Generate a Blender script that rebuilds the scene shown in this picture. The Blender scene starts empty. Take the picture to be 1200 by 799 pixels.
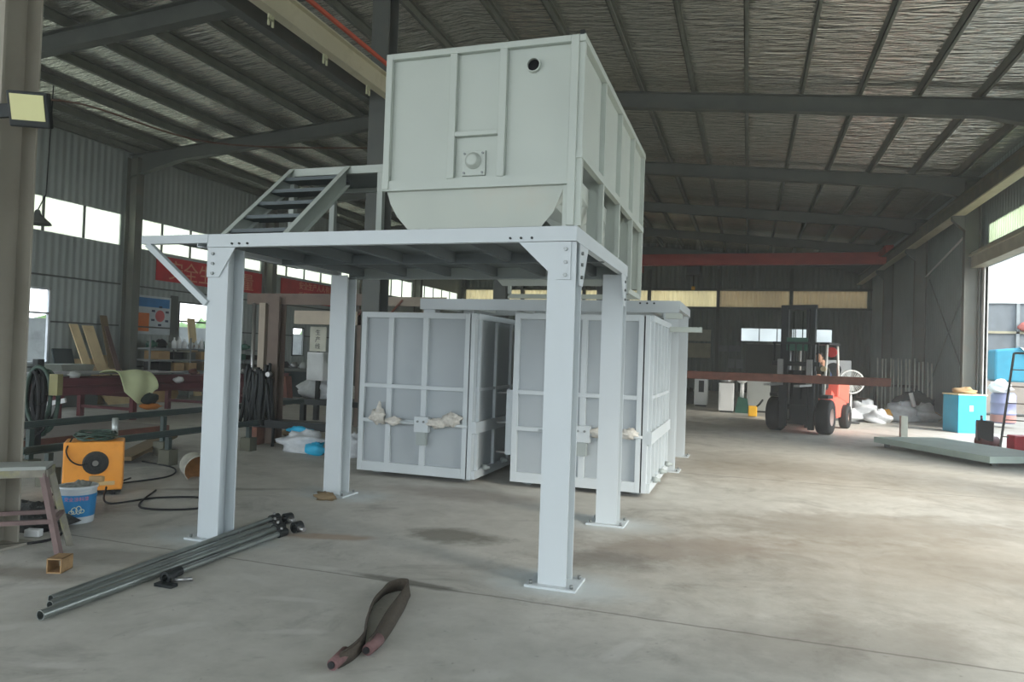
import bpy, bmesh, math, random
from mathutils import Vector, Matrix
S = bpy.context.scene
COL = S.collection
PI = math.pi
rnd = random.Random(7)

# ---------------------------------------------------------------- camera
YAW, PITCH, ROLL, F = 0.31690854, 0.01823002, 0.03375368, 843.618
fw = Vector((-math.sin(YAW)*math.cos(PITCH), math.cos(YAW)*math.cos(PITCH), math.sin(PITCH)))
r0 = Vector((math.cos(YAW), math.sin(YAW), 0)); u0 = r0.cross(fw)
rt = math.cos(ROLL)*r0 + math.sin(ROLL)*u0; up = -math.sin(ROLL)*r0 + math.cos(ROLL)*u0
cd = bpy.data.cameras.new('camera'); cam = bpy.data.objects.new('camera', cd); COL.objects.link(cam)
cd.sensor_width = 36; cd.lens = F/1200*36; cd.clip_start = .05; cd.clip_end = 400
M4 = Matrix((rt, up, -fw)).transposed().to_4x4(); M4.translation = Vector((0, 0, 1.6))
cam.matrix_world = M4
S.camera = cam

# ---------------------------------------------------------------- world, sun, exposure
W = bpy.data.worlds.new('world'); S.world = W; W.use_nodes = True
wn = W.node_tree.nodes; wl = W.node_tree.links; wn.clear()
wo = wn.new('ShaderNodeOutputWorld'); bg = wn.new('ShaderNodeBackground')
tc = wn.new('ShaderNodeTexCoord'); sp = wn.new('ShaderNodeSeparateXYZ'); cr = wn.new('ShaderNodeValToRGB')
wl.new(tc.outputs['Generated'], sp.inputs[0]); wl.new(sp.outputs['Z'], cr.inputs[0])
cr.color_ramp.elements[0].color = (.87, .94, 1, 1); cr.color_ramp.elements[1].color = (.68, .83, 1, 1)
wl.new(cr.outputs[0], bg.inputs[0]); bg.inputs[1].default_value = 1.0
wl.new(bg.outputs[0], wo.inputs[0])
sd = bpy.data.lights.new('sun', 'SUN'); sun = bpy.data.objects.new('sun', sd); COL.objects.link(sun)
sd.energy = 1.8; sd.angle = math.radians(25); sd.color = (1, .93, .82)
sun.rotation_euler = Vector((-.80, .42, -.52)).to_track_quat('-Z', 'Y').to_euler()
def portal(name, loc, rot, sx, sy):
    l = bpy.data.lights.new(name, 'AREA'); l.shape = 'RECTANGLE'; l.size = sx; l.size_y = sy
    l.cycles.is_portal = True
    o = bpy.data.objects.new(name, l); COL.objects.link(o); o.location = loc; o.rotation_euler = rot
portal('daylight_front', (-5.3, -7.9, 3.3), (PI/2, 0, 0), 21, 6)
portal('daylight_left', (-16.3, -2, 2.2), (0, -PI/2, 0), 4.4, 9)
portal('daylight_side', (5.8, 18.9, 2.1), (0, PI/2, 0), 4.2, 5.7)
portal('daylight_side_near', (5.8, 7, 2.3), (0, PI/2, 0), 4.6, 9.6)
S.view_settings.view_transform = 'Standard'; S.view_settings.look = 'None'
S.view_settings.gamma = 1; S.view_settings.use_curve_mapping = False
S.view_settings.exposure = 2.12
S.cycles.max_bounces = 8; S.cycles.diffuse_bounces = 5; S.cycles.glossy_bounces = 3
S.cycles.sample_clamp_indirect = 8

# ---------------------------------------------------------------- materials
def srgb(c):
    return tuple(((x/255)/12.92 if x/255 <= .04045 else ((x/255+.055)/1.055)**2.4) for x in c) + (1,)
MATS = {}
def mat(name, c, rough=.6, metal=0, var=.12, scale=3, bump=0, bscale=20, dirt=None, dirtamt=.3, dscale=2.0, stretch=None, spec=.4):
    """c: sRGB 0-255 surface colour"""
    if name in MATS: return MATS[name]
    m = bpy.data.materials.new(name); m.use_nodes = True
    n, l = m.node_tree.nodes, m.node_tree.links
    b = n['Principled BSDF']; b.inputs['Roughness'].default_value = rough; b.inputs['Metallic'].default_value = metal
    b.inputs['Specular IOR Level'].default_value = spec
    base = srgb(c)
    t = n.new('ShaderNodeTexCoord'); mp = n.new('ShaderNodeMapping'); l.new(t.outputs['Object'], mp.inputs[0])
    if stretch: mp.inputs['Scale'].default_value = stretch
    nz = n.new('ShaderNodeTexNoise'); nz.inputs['Scale'].default_value = scale; nz.inputs['Detail'].default_value = 5
    l.new(mp.outputs[0], nz.inputs[0])
    r = n.new('ShaderNodeValToRGB'); l.new(nz.outputs[0], r.inputs[0])
    r.color_ramp.elements[0].position = .3; r.color_ramp.elements[1].position = .7
    r.color_ramp.elements[0].color = tuple(x*(1-var) for x in base[:3]) + (1,)
    r.color_ramp.elements[1].color = tuple(min(1, x*(1+var)) for x in base[:3]) + (1,)
    out = r.outputs[0]
    if dirt:
        n2 = n.new('ShaderNodeTexNoise'); n2.inputs['Scale'].default_value = dscale; n2.inputs['Detail'].default_value = 8; n2.inputs['Roughness'].default_value = .7
        l.new(t.outputs['Object'], n2.inputs[0])
        r2 = n.new('ShaderNodeValToRGB'); r2.color_ramp.elements[0].position = .52; r2.color_ramp.elements[1].position = .72
        r2.color_ramp.elements[1].color = (dirtamt,)*3 + (1,)
        l.new(n2.outputs[0], r2.inputs[0])
        mx = n.new('ShaderNodeMixRGB'); l.new(r2.outputs[0], mx.inputs[0]); l.new(out, mx.inputs[1]); mx.inputs[2].default_value = srgb(dirt)
        out = mx.outputs[0]
    l.new(out, b.inputs['Base Color'])
    if bump:
        n3 = n.new('ShaderNodeTexNoise'); n3.inputs['Scale'].default_value = bscale; n3.inputs['Detail'].default_value = 6
        l.new(mp.outputs[0], n3.inputs[0])
        bp = n.new('ShaderNodeBump'); bp.inputs['Strength'].default_value = bump; bp.inputs['Distance'].default_value = .02
        l.new(n3.outputs[0], bp.inputs['Height']); l.new(bp.outputs[0], b.inputs['Normal'])
    MATS[name] = m
    return m

def corrugated(name, c, axis='Y', pitch=.2, rough=.55, c2=None, translucent=0, depth=.03):
    m = mat(name, c, rough, var=.1, scale=.6, dirt=c2, dirtamt=.5, dscale=.5)
    n, l = m.node_tree.nodes, m.node_tree.links; b = n['Principled BSDF']
    t = n.new('ShaderNodeTexCoord'); s = n.new('ShaderNodeSeparateXYZ'); l.new(t.outputs['Object'], s.inputs[0])
    mu = n.new('ShaderNodeMath'); mu.operation = 'MULTIPLY'; mu.inputs[1].default_value = 2*PI/pitch; l.new(s.outputs[axis], mu.inputs[0])
    si = n.new('ShaderNodeMath'); si.operation = 'SINE'; l.new(mu.outputs[0], si.inputs[0])
    bp = n.new('ShaderNodeBump'); bp.inputs['Strength'].default_value = 1; bp.inputs['Distance'].default_value = depth
    l.new(si.outputs[0], bp.inputs['Height']); l.new(bp.outputs[0], b.inputs['Normal'])
    if translucent:
        tr = n.new('ShaderNodeBsdfTranslucent'); mx = n.new('ShaderNodeMixShader'); mx.inputs[0].default_value = translucent
        src = b.inputs['Base Color'].links[0].from_socket
        l.new(src, tr.inputs[0]); l.new(bp.outputs[0], tr.inputs[1])
        l.new(b.outputs[0], mx.inputs[1]); l.new(tr.outputs[0], mx.inputs[2])
        l.new(mx.outputs[0], n['Material Output'].inputs[0])
    return m

def foil_mat():
    m = bpy.data.materials.new('foil'); m.use_nodes = True; n, l = m.node_tree.nodes, m.node_tree.links
    b = n['Principled BSDF']; b.inputs['Base Color'].default_value = (.8, .8, .74, 1); b.inputs['Metallic'].default_value = .85
    b.inputs['Roughness'].default_value = .2
    t = n.new('ShaderNodeTexCoord')
    def wr(rot, sc, scale):
        mp = n.new('ShaderNodeMapping'); mp.inputs['Rotation'].default_value = (0, 0, rot); mp.inputs['Scale'].default_value = sc
        l.new(t.outputs['Object'], mp.inputs[0])
        z = n.new('ShaderNodeTexNoise'); z.inputs['Scale'].default_value = scale; z.inputs['Detail'].default_value = 3; z.inputs['Distortion'].default_value = .6
        l.new(mp.outputs[0], z.inputs[0]); return z.outputs[0]
    a1 = wr(.55, (1, 4.5, 1), 1.3); a2 = wr(-.5, (1, 5, 1), 1.5); a3 = wr(.1, (.8, 5, 1), 2.6)
    ad = n.new('ShaderNodeMath'); ad.operation = 'ADD'; l.new(a1, ad.inputs[0]); l.new(a2, ad.inputs[1])
    ad2 = n.new('ShaderNodeMath'); ad2.operation = 'ADD'; l.new(ad.outputs[0], ad2.inputs[0]); l.new(a3, ad2.inputs[1])
    bp = n.new('ShaderNodeBump'); bp.inputs['Strength'].default_value = 1; bp.inputs['Distance'].default_value = .075
    l.new(ad2.outputs[0], bp.inputs['Height']); l.new(bp.outputs[0], b.inputs['Normal'])
    return m

def floor_mat():
    m = bpy.data.materials.new('concrete'); m.use_nodes = True; n, l = m.node_tree.nodes, m.node_tree.links
    b = n['Principled BSDF']; b.inputs['Roughness'].default_value = .62; b.inputs['Specular IOR Level'].default_value = .35
    t = n.new('ShaderNodeTexCoord')
    def noise(sc, det=6, rough=.6, dist=0):
        z = n.new('ShaderNodeTexNoise'); z.inputs['Scale'].default_value = sc; z.inputs['Detail'].default_value = det
        z.inputs['Roughness'].default_value = rough; z.inputs['Distortion'].default_value = dist
        l.new(t.outputs['Object'], z.inputs[0]); return z
    def ramp(src, p0, c0, p1, c1):
        r = n.new('ShaderNodeValToRGB'); r.color_ramp.elements[0].position = p0; r.color_ramp.elements[1].position = p1
        r.color_ramp.elements[0].color = c0; r.color_ramp.elements[1].color = c1; l.new(src, r.inputs[0]); return r.outputs[0]
    def mix(f, a, bb, mode='MIX'):
        x = n.new('ShaderNodeMixRGB'); x.blend_type = mode
        if isinstance(f, float): x.inputs[0].default_value = f
        else: l.new(f, x.inputs[0])
        for i, q in ((1, a), (2, bb)):
            if isinstance(q, tuple): x.inputs[i].default_value = q
            else: l.new(q, x.inputs[i])
        return x.outputs[0]
    g = lambda v: (v, v, v, 1)
    base = ramp(noise(.45, 8, .62, .4).outputs[0], .32, srgb((176, 174, 165)), .7, srgb((202, 199, 191)))
    base = mix(.42, base, ramp(noise(3.2, 8, .7).outputs[0], .3, srgb((136, 133, 123)), .75, srgb((204, 201, 192))))
    base = mix(ramp(noise(1.3, 9, .72, .8).outputs[0], .53, g(0), .72, g(.5)), base, srgb((96, 92, 84)))
    base = mix(ramp(noise(24, 2, .5).outputs[0], .68, g(0), .76, g(.35)), base, srgb((80, 76, 70)))
    # stains of their own shape: distance from a point, wobbled by noise
    wob = noise(3.0, 6, .7)
    def blob(col, cx, cy, rx, ry, amt, ang=0, soft=.5):
        nonlocal base
        mp = n.new('ShaderNodeMapping'); mp.vector_type = 'TEXTURE'
        mp.inputs['Location'].default_value = (cx, cy, 0); mp.inputs['Rotation'].default_value = (0, 0, ang); mp.inputs['Scale'].default_value = (rx, ry, 1)
        l.new(t.outputs['Object'], mp.inputs[0])
        ln = n.new('ShaderNodeVectorMath'); ln.operation = 'LENGTH'; l.new(mp.outputs[0], ln.inputs[0])
        s = n.new('ShaderNodeMath'); s.operation = 'ADD'; l.new(ln.outputs['Value'], s.inputs[0])
        w2 = n.new('ShaderNodeMath'); w2.operation = 'MULTIPLY_ADD'; l.new(wob.outputs[0], w2.inputs[0]); w2.inputs[1].default_value = 1.4; w2.inputs[2].default_value = -.7
        l.new(w2.outputs[0], s.inputs[1])
        f = ramp(s.outputs[0], max(0, 1-soft), g(amt), 1.0, g(0))
        base = mix(f, base, srgb(col))
    for x, y in ((-1.24, 4.95), (-4.15, 4.95), (-1.23, 6.95), (-4.2, 6.95)):
        blob((196, 206, 208), x, y, .7, .42, .7, 0, .8)
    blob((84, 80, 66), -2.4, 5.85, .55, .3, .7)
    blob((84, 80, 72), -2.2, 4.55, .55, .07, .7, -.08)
    blob((150, 118, 88), -3.35, 5.35, .5, .12, .55, .3)
    blob((120, 98, 82), -.5, 6.3, 1.3, .5, .4, .6)
    blob((120, 98, 82), -3.0, 7.6, 1.2, .4, .35)
    blob((110, 100, 86), 1.2, 8, 2.2, .8, .35, .4)
    blob((190, 188, 180), -3.2, 4.2, .22, .05, .7, -.4)
    blob((190, 188, 180), -1.2, 3.0, .3, .08, .6, .5)
    for k, (x, y, a_) in enumerate(((-4.3, 3.5, .5), (-3.0, 3.3, .9), (-2.7, 3.95, .2), (-1.2, 3.4, .6), (-3.2, 2.7, .3), (-.6, 4.0, 1.2), (-2.9, 4.6, .1), (-3.9, 2.9, .7), (-2.4, 3.5, .4))):
        blob((206, 204, 198), x, y, .16+.06*(k % 3), .05+.02*(k % 2), .38, a_)
    blob((134, 120, 100), 1.6, 6.8, 3.4, 2.0, .5, .3, .9)
    blob((134, 120, 100), .4, 11.5, 3.0, 2.4, .5, 0, .9)
    blob((134, 120, 100), 3.6, 10.5, 2.0, 2.6, .4, 0, .9)
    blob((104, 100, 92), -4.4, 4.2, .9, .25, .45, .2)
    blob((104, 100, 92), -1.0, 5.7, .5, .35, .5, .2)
    blob((112, 106, 96), .6, 4.6, 1.2, .5, .35, .5)
    blob((70, 68, 66), -6.2, 5.2, 1.1, .5, .6, .3)
    blob((86, 88, 86), -8.6, 7.6, 2.2, 1.6, .55, .3)
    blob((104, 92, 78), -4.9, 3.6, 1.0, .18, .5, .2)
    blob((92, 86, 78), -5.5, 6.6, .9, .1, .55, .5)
    # expansion joint
    s = n.new('ShaderNodeSeparateXYZ'); l.new(t.outputs['Object'], s.inputs[0])
    def joint(axis, at, wd):
        nonlocal base
        a = n.new('ShaderNodeMath'); a.operation = 'MULTIPLY_ADD'; l.new(wob.outputs[0], a.inputs[0]); a.inputs[1].default_value = .05; l.new(s.outputs[axis], a.inputs[2])
        d = n.new('ShaderNodeMath'); d.operation = 'SUBTRACT'; l.new(a.outputs[0], d.inputs[0]); d.inputs[1].default_value = at+.025
        e = n.new('ShaderNodeMath'); e.operation = 'ABSOLUTE'; l.new(d.outputs[0], e.inputs[0])
        base = mix(ramp(e.outputs[0], wd*.4, g(.6), wd, g(0)), base, srgb((92, 88, 80)))
    joint('Y', 4.52, .014)
    for y in (10.5, 16.5, 22.5, 28.5): joint('Y', y, .02)
    l.new(base, b.inputs['Base Color'])
    bp = n.new('ShaderNodeBump'); bp.inputs['Strength'].default_value = .25; bp.inputs['Distance'].default_value = .01
    l.new(noise(9, 8, .7).outputs[0], bp.inputs['Height']); l.new(bp.outputs[0], b.inputs['Normal'])
    return m

PAINT = mat('pale_paint', (178, 185, 177), .45, var=.04, scale=1.5, dirt=(168, 176, 172), dirtamt=.35, dscale=1.2, bump=.12, bscale=6)
PAINTP = mat('platform_paint', (190, 197, 199), .42, var=.03, scale=1.5, dirt=(176, 185, 184), dirtamt=.3, dscale=1.5, bump=.1, bscale=6)
PAINTT = mat('tank_panel_shaded', (162, 169, 172), .5, var=.05, scale=1.2, dirt=(146, 156, 160), dirtamt=.4, dscale=1.5, bump=.12, bscale=5)  # panels darker than the rails: relief shading put into the colour
DECK = mat('shaded_deck', (92, 100, 102), .65, var=.12, scale=2)  # underside shade put into a darker colour; the treads share it
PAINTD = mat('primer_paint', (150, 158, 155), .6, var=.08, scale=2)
GREYPAINT = mat('grey_machine_paint', (172, 176, 172), .5, var=.06, scale=2, dirt=(150, 154, 148), dirtamt=.4)
STEELD = mat('dark_structural_steel', (88, 92, 88), .6, var=.15, scale=2, dirt=(90, 84, 70), dirtamt=.4)
STEELCOL = mat('column_paint', (104, 106, 98), .6, var=.1, scale=1.5, dirt=(120, 104, 88), dirtamt=.5)
PURLIN = mat('galvanised_purlin', (118, 122, 114), .5, metal=.3, var=.15, scale=4, dirt=(70, 78, 68), dirtamt=.6)
BLACK = mat('black_rubber', (28, 29, 30), .7, var=.2)
BLACKM = mat('black_steel', (38, 42, 42), .5, metal=.3, var=.2)
WHITE = mat('white_plastic', (222, 224, 222), .5, var=.03)
CHROME = mat('bright_bolt', (150, 150, 148), .3, metal=.8, var=.1)
PIPE = mat('oiled_steel_pipe', (150, 156, 152), .3, metal=.75, var=.15, scale=8, dirt=(60, 56, 50), dirtamt=.5)
MAROON = mat('maroon_primer', (112, 62, 66), .6, var=.2, scale=2, dirt=(80, 60, 60), dirtamt=.5)
RUST = mat('rusty_steel', (112, 72, 60), .7, var=.25, scale=5, dirt=(150, 100, 70), dirtamt=.4)
BROWNST = mat('brown_steel', (112, 98, 88), .7, var=.15, scale=4, dirt=(84, 70, 60), dirtamt=.6)
ORANGE = mat('orange_machine_paint', (236, 156, 62), .45, var=.06, scale=4, dirt=(190, 118, 50), dirtamt=.4, dscale=5)
RED = mat('red_paint', (196, 48, 44), .5, var=.1)
CRANERED = mat('crane_red', (176, 58, 44), .5, var=.1, scale=2)
LIFTRED = mat('forklift_red', (226, 108, 92), .35, var=.05)
CREAM = mat('crane_beam_cream', (196, 190, 164), .55, var=.08, scale=1, dirt=(140, 132, 100), dirtamt=.5)
WOOD = mat('plywood', (222, 200, 156), .7, var=.1, scale=3, stretch=(1, 1, .15), dirt=(170, 130, 80), dirtamt=.4)
WOODD = mat('old_timber', (116, 100, 74), .8, var=.2, scale=4, dirt=(70, 62, 50), dirtamt=.5)
BLUE = mat('blue_sheet', (40, 172, 212), .5, var=.08)
BLUEP = mat('blue_print', (40, 124, 178), .4, var=.1, scale=9)
YELLOW = mat('yellow_paint', (228, 176, 40), .5, var=.08)
GREEN = mat('green_machine', (44, 92, 76), .5, var=.15)
RAG = mat('cotton_rag', (204, 200, 190), .9, var=.15, scale=25, bump=.6, bscale=40, dirt=(146, 138, 124), dirtamt=.6, dscale=14)
FILM = mat('white_plastic_film', (206, 210, 212), .4, var=.12, scale=10, bump=.5, bscale=18)
LIME = mat('pale_green_cloth', (222, 230, 182), .8, var=.06, bump=.3, bscale=8)
STRAP = mat('woven_strap', (74, 66, 56), .85, var=.2, scale=60, bump=.4, bscale=150, dirt=(52, 46, 40), dirtamt=.7)
TAPE = mat('worn_pink_sleeve', (112, 84, 82), .85, var=.15, scale=30)
DKGREEN = mat('dark_green_rail', (52, 66, 62), .5, var=.2, scale=5)
CARD = mat('brown_card', (168, 140, 100), .8, var=.1)
STOOLM = mat('spattered_steel', (122, 118, 106), .7, var=.2, scale=12, dirt=(150, 150, 84), dirtamt=.6, dscale=5)
STOOLR = mat('red_oxide_leg', (110, 92, 88), .7, var=.2, scale=8)
SKIN = mat('skin', (196, 150, 122), .6, var=.04)
HAIR = mat('hair', (30, 26, 24), .7, var=.2)
NAVY = mat('blue_workwear', (44, 60, 104), .8, var=.1)
OLIVE = mat('dark_workwear', (52, 56, 48), .8, var=.1)
LAMPG = mat('lamp_glass', (206, 204, 150), .25, var=.04)
CONC = mat('outside_concrete', (130, 126, 118), .8, var=.1, scale=1)
WALLC = mat('rendered_wall', (150, 150, 148), .9, var=.2, scale=1.5, dirt=(110, 110, 110), dirtamt=.6)
LEAF = mat('foliage', (92, 116, 76), .8, var=.3, scale=5)
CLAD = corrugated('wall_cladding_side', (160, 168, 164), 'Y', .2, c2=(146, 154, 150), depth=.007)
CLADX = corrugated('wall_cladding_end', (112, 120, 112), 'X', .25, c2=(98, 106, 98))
CLADUP = corrugated('wall_cladding_upper', (100, 106, 102), 'Y', .2, c2=(84, 90, 86))
STRIPW = corrugated('clear_sheet', (250, 250, 232), 'Y', .16, translucent=.9, c2=(240, 236, 206), depth=.02)
STRIPY = corrugated('yellowed_sheet', (240, 230, 200), 'X', .22, translucent=.6, c2=(226, 212, 176), depth=.02)
STRIPB = corrugated('brown_sheet', (218, 204, 176), 'X', .22, translucent=.4, c2=(200, 184, 156), depth=.02)  # browner and less translucent tint for the right-hand bays
OUTW = corrugated('white_outdoor_cladding', (168, 172, 172), 'X', .9, depth=.02)
FOIL = foil_mat(); FLOORM = floor_mat()

# ---------------------------------------------------------------- mesh helpers
ORG = {}
class MB:
    def __init__(s): s.v = []; s.f = []; s.sm = []
    def add(s, vs, fs, smooth=False):
        k = len(s.v); s.v += [Vector(v) for v in vs]
        for f in fs: s.f.append([k+i for i in f]); s.sm.append(smooth)
        return s
    def box(s, x0, x1, y0, y1, z0, z1):
        vs = [(x, y, z) for z in (z0, z1) for y in (y0, y1) for x in (x0, x1)]
        return s.add(vs, [(0, 2, 3, 1), (4, 5, 7, 6), (0, 1, 5, 4), (2, 6, 7, 3), (0, 4, 6, 2), (1, 3, 7, 5)])
    def cbox(s, c, sz, rz=0):
        hx, hy, hz = sz[0]/2, sz[1]/2, sz[2]/2; ca, sa = math.cos(rz), math.sin(rz)
        vs = []
        for z in (-hz, hz):
            for y in (-hy, hy):
                for x in (-hx, hx): vs.append((c[0]+x*ca-y*sa, c[1]+x*sa+y*ca, c[2]+z))
        return s.add(vs, [(0, 2, 3, 1), (4, 5, 7, 6), (0, 1, 5, 4), (2, 6, 7, 3), (0, 4, 6, 2), (1, 3, 7, 5)])
    def bar(s, p, q, w, h, upv=(0, 0, 1)):
        p, q = Vector(p), Vector(q); d = (q-p).normalized(); a = d.cross(Vector(upv))
        if a.length < 1e-4: a = d.cross(Vector((1, 0, 0)))
        a.normalize(); b = a.cross(d).normalized(); a = a*w/2; b = b*h/2
        vs = [p-a-b, p+a-b, p+a+b, p-a+b, q-a-b, q+a-b, q+a+b, q-a+b]
        return s.add(vs, [(0, 3, 2, 1), (4, 5, 6, 7), (0, 1, 5, 4), (1, 2, 6, 5), (2, 3, 7, 6), (3, 0, 4, 7)])
    def cyl(s, p, q, r, r2=None, n=16, cap=True):
        p, q = Vector(p), Vector(q); r2 = r if r2 is None else r2; d = (q-p).normalized()
        a = d.cross(Vector((0, 0, 1)))
        if a.length < 1e-3: a = Vector((1, 0, 0))
        a.normalize(); b = d.cross(a).normalized(); vs = []
        for c, rr in ((p, r), (q, r2)):
            for i in range(n):
                t = 2*PI*i/n; vs.append(c + (a*math.cos(t)+b*math.sin(t))*rr)
        s.add(vs, [(i, (i+1) % n, n+(i+1) % n, n+i) for i in range(n)], True)
        if cap:
            k = len(s.v)-2*n
            s.f.append([k+i for i in range(n)][::-1]); s.sm.append(False)
            s.f.append([k+n+i for i in range(n)]); s.sm.append(False)
        return s
    def ring(s, p, q, ro, ri, n=20):
        """hollow pipe between p and q"""
        s.cyl(p, q, ro, n=n, cap=False); s.cyl(q, p, ri, n=n, cap=False)
        p, q = Vector(p), Vector(q)
        for c, sg in ((p, 1), (q, -1)):
            d = (q-p).normalized(); a = d.cross(Vector((0, 0, 1)))
            if a.length < 1e-3: a = Vector((1, 0, 0))
            a.normalize(); b = d.cross(a).normalized()
            vs = [c+(a*math.cos(2*PI*i/n)+b*math.sin(2*PI*i/n))*r for r in (ro, ri) for i in range(n)]
            s.add(vs, [((i, n+i, n+(i+1) % n, (i+1) % n) if sg > 0 else (i, (i+1) % n, n+(i+1) % n, n+i)) for i in range(n)])
        return s
    def tube(s, pts, r, n=8):
        pts = [Vector(p) for p in pts]; k0 = len(s.v); m = len(pts); ref = None
        vs = []
        for i, p in enumerate(pts):
            d = (pts[min(i+1, m-1)]-pts[max(i-1, 0)]).normalized()
            if ref is None:
                ref = d.cross(Vector((0, 0, 1)));
                if ref.length < .05: ref = d.cross(Vector((1, 0, 0)))
            a = (ref - d*ref.dot(d))
            if a.length < 1e-4: a = d.cross(Vector((0, 1, .3)))
            a.normalize(); ref = a; b = d.cross(a)
            for j in range(n):
                t = 2*PI*j/n; vs.append(p+(a*math.cos(t)+b*math.sin(t))*r)
        fs = [(i*n+j, i*n+(j+1) % n, (i+1)*n+(j+1) % n, (i+1)*n+j) for i in range(m-1) for j in range(n)]
        s.add(vs, fs, True)
        s.f.append([k0+j for j in range(n)][::-1]); s.sm.append(False)
        s.f.append([k0+(m-1)*n+j for j in range(n)]); s.sm.append(False)
        return s
    def lathe(s, prof, c=(0, 0, 0), axis=(0, 0, 1), n=24):
        d = Vector(axis).normalized(); a = d.cross(Vector((0, 0, 1)))
        if a.length < 1e-3: a = Vector((1, 0, 0))
        a.normalize(); b = d.cross(a).normalized(); c = Vector(c); m = len(prof); vs = []
        for r, z in prof:
            for j in range(n):
                t = 2*PI*j/n; vs.append(c+d*z+(a*math.cos(t)+b*math.sin(t))*max(r, 1e-4))
        return s.add(vs, [(i*n+j, i*n+(j+1) % n, (i+1)*n+(j+1) % n, (i+1)*n+j) for i in range(m-1) for j in range(n)], True)
    def prism(s, poly, vec):
        poly = [Vector(p) for p in poly]; vec = Vector(vec); n = len(poly)
        s.add(poly+[p+vec for p in poly], [tuple(range(n))[::-1], tuple(range(n, 2*n))] + [(i, (i+1) % n, n+(i+1) % n, n+i) for i in range(n)])
        return s
    def blob(s, c, rad, seed=0, amp=.25, n=14, m=9, zmin=None):
        q = random.Random(seed); ph = [(q.uniform(1, 4), q.uniform(1, 4), q.uniform(0, 6), q.uniform(.3, 1)) for _ in range(7)]
        vs = []
        for i in range(m+1):
            th = PI*i/m
            for j in range(n):
                p_ = 2*PI*j/n; k = 1+amp*sum(w*math.sin(a*th*2+e)*math.cos(round(b)*p_+e) for a, b, e, w in ph)/3
                z = c[2]+rad[2]*k*math.cos(th)
                if zmin is not None: z = max(z, zmin)
                vs.append((c[0]+rad[0]*k*math.sin(th)*math.cos(p_), c[1]+rad[1]*k*math.sin(th)*math.sin(p_), z))
        return s.add(vs, [(i*n+j, (i+1)*n+j, (i+1)*n+(j+1) % n, i*n+(j+1) % n) for i in range(m) for j in range(n)], True)
    def hbeam(s, p, q, w, h, t=.012, tf=.016, upv=(0, 0, 1)):
        """H section from p to q; flanges are perpendicular to upv, h apart"""
        p, q = Vector(p), Vector(q); d = (q-p).normalized(); u = Vector(upv); u = (u-d*u.dot(d)).normalized()
        for sg in (-1, 1): s.bar(p+u*sg*(h/2-tf/2), q+u*sg*(h/2-tf/2), w, tf, u)
        return s.bar(p, q, t, h-2*tf, u)
    def build(s, name, m, parent=None, bevel=0, solid=0, sub=0):
        o0 = ORG.get(parent.name, Vector((0, 0, 0))) if parent else Vector((0, 0, 0))
        me = bpy.data.meshes.new(name); me.from_pydata([tuple(v-o0) for v in s.v], [], s.f)
        me.polygons.foreach_set('use_smooth', s.sm); me.materials.append(m)
        bm = bmesh.new(); bm.from_mesh(me); bmesh.ops.recalc_face_normals(bm, faces=bm.faces[:]) ; bm.to_mesh(me); bm.free()
        o = bpy.data.objects.new(name, me); COL.objects.link(o)
        if parent: o.parent = parent; ORG[o.name] = o0
        if solid: md = o.modifiers.new('solid', 'SOLIDIFY'); md.thickness = solid; md.offset = 0
        if sub: md = o.modifiers.new('sub', 'SUBSURF'); md.levels = sub; md.render_levels = sub
        if bevel: md = o.modifiers.new('bevel', 'BEVEL'); md.width = bevel; md.segments = 2; md.limit_method = 'ANGLE'
        return o
def tag(o, label, cat, group=None, kind=None):
    o['label'] = label; o['category'] = cat
    if group: o['group'] = group
    if kind: o['kind'] = kind
    return o
def thing(name, loc, label, cat, group=None):
    o = bpy.data.objects.new(name, None); COL.objects.link(o); o.location = loc; o.empty_display_size = .1
    ORG[o.name] = Vector(loc); return tag(o, label, cat, group)
def struct(mb, name, m, **k):
    o = mb.build(name, m, **k); o['kind'] = 'structure'; return o
def copy_tree(o, parent=None):
    c = o.copy(); COL.objects.link(c)
    if parent: c.parent = parent
    for ch in list(o.children): copy_tree(ch, c)
    return c
def text(s, size, ext=.001):
    """text as a mesh in the XY plane"""
    cu = bpy.data.curves.new('t', 'FONT'); cu.body = s; cu.size = size; cu.extrude = ext; cu.align_x = 'CENTER'; cu.resolution_u = 2
    ob = bpy.data.objects.new('t', cu); COL.objects.link(ob)
    me = bpy.data.meshes.new_from_object(ob.evaluated_get(bpy.context.evaluated_depsgraph_get()))
    vs = [v.co.copy() for v in me.vertices]; fs = [tuple(p.vertices) for p in me.polygons]
    bpy.data.objects.remove(ob); bpy.data.meshes.remove(me); bpy.data.curves.remove(cu)
    return vs, fs

# ================================================================= SETTING
XL, XR, XC, YB, YF = -16.4, 5.9, -5.3, 40.0, -8.0
ztop = lambda x: 7.81 - .1*abs(x-XC)        # top of the rafters
FR = (4, 10, 16, 22, 28, 34, 40)
struct(MB().box(XL-.1, XR+.1, YF, YB+.1, -.12, 0), 'floor', FLOORM)
struct(MB().box(-60, 60, -60, 90, -.3, -.125), 'ground', CONC)
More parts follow.
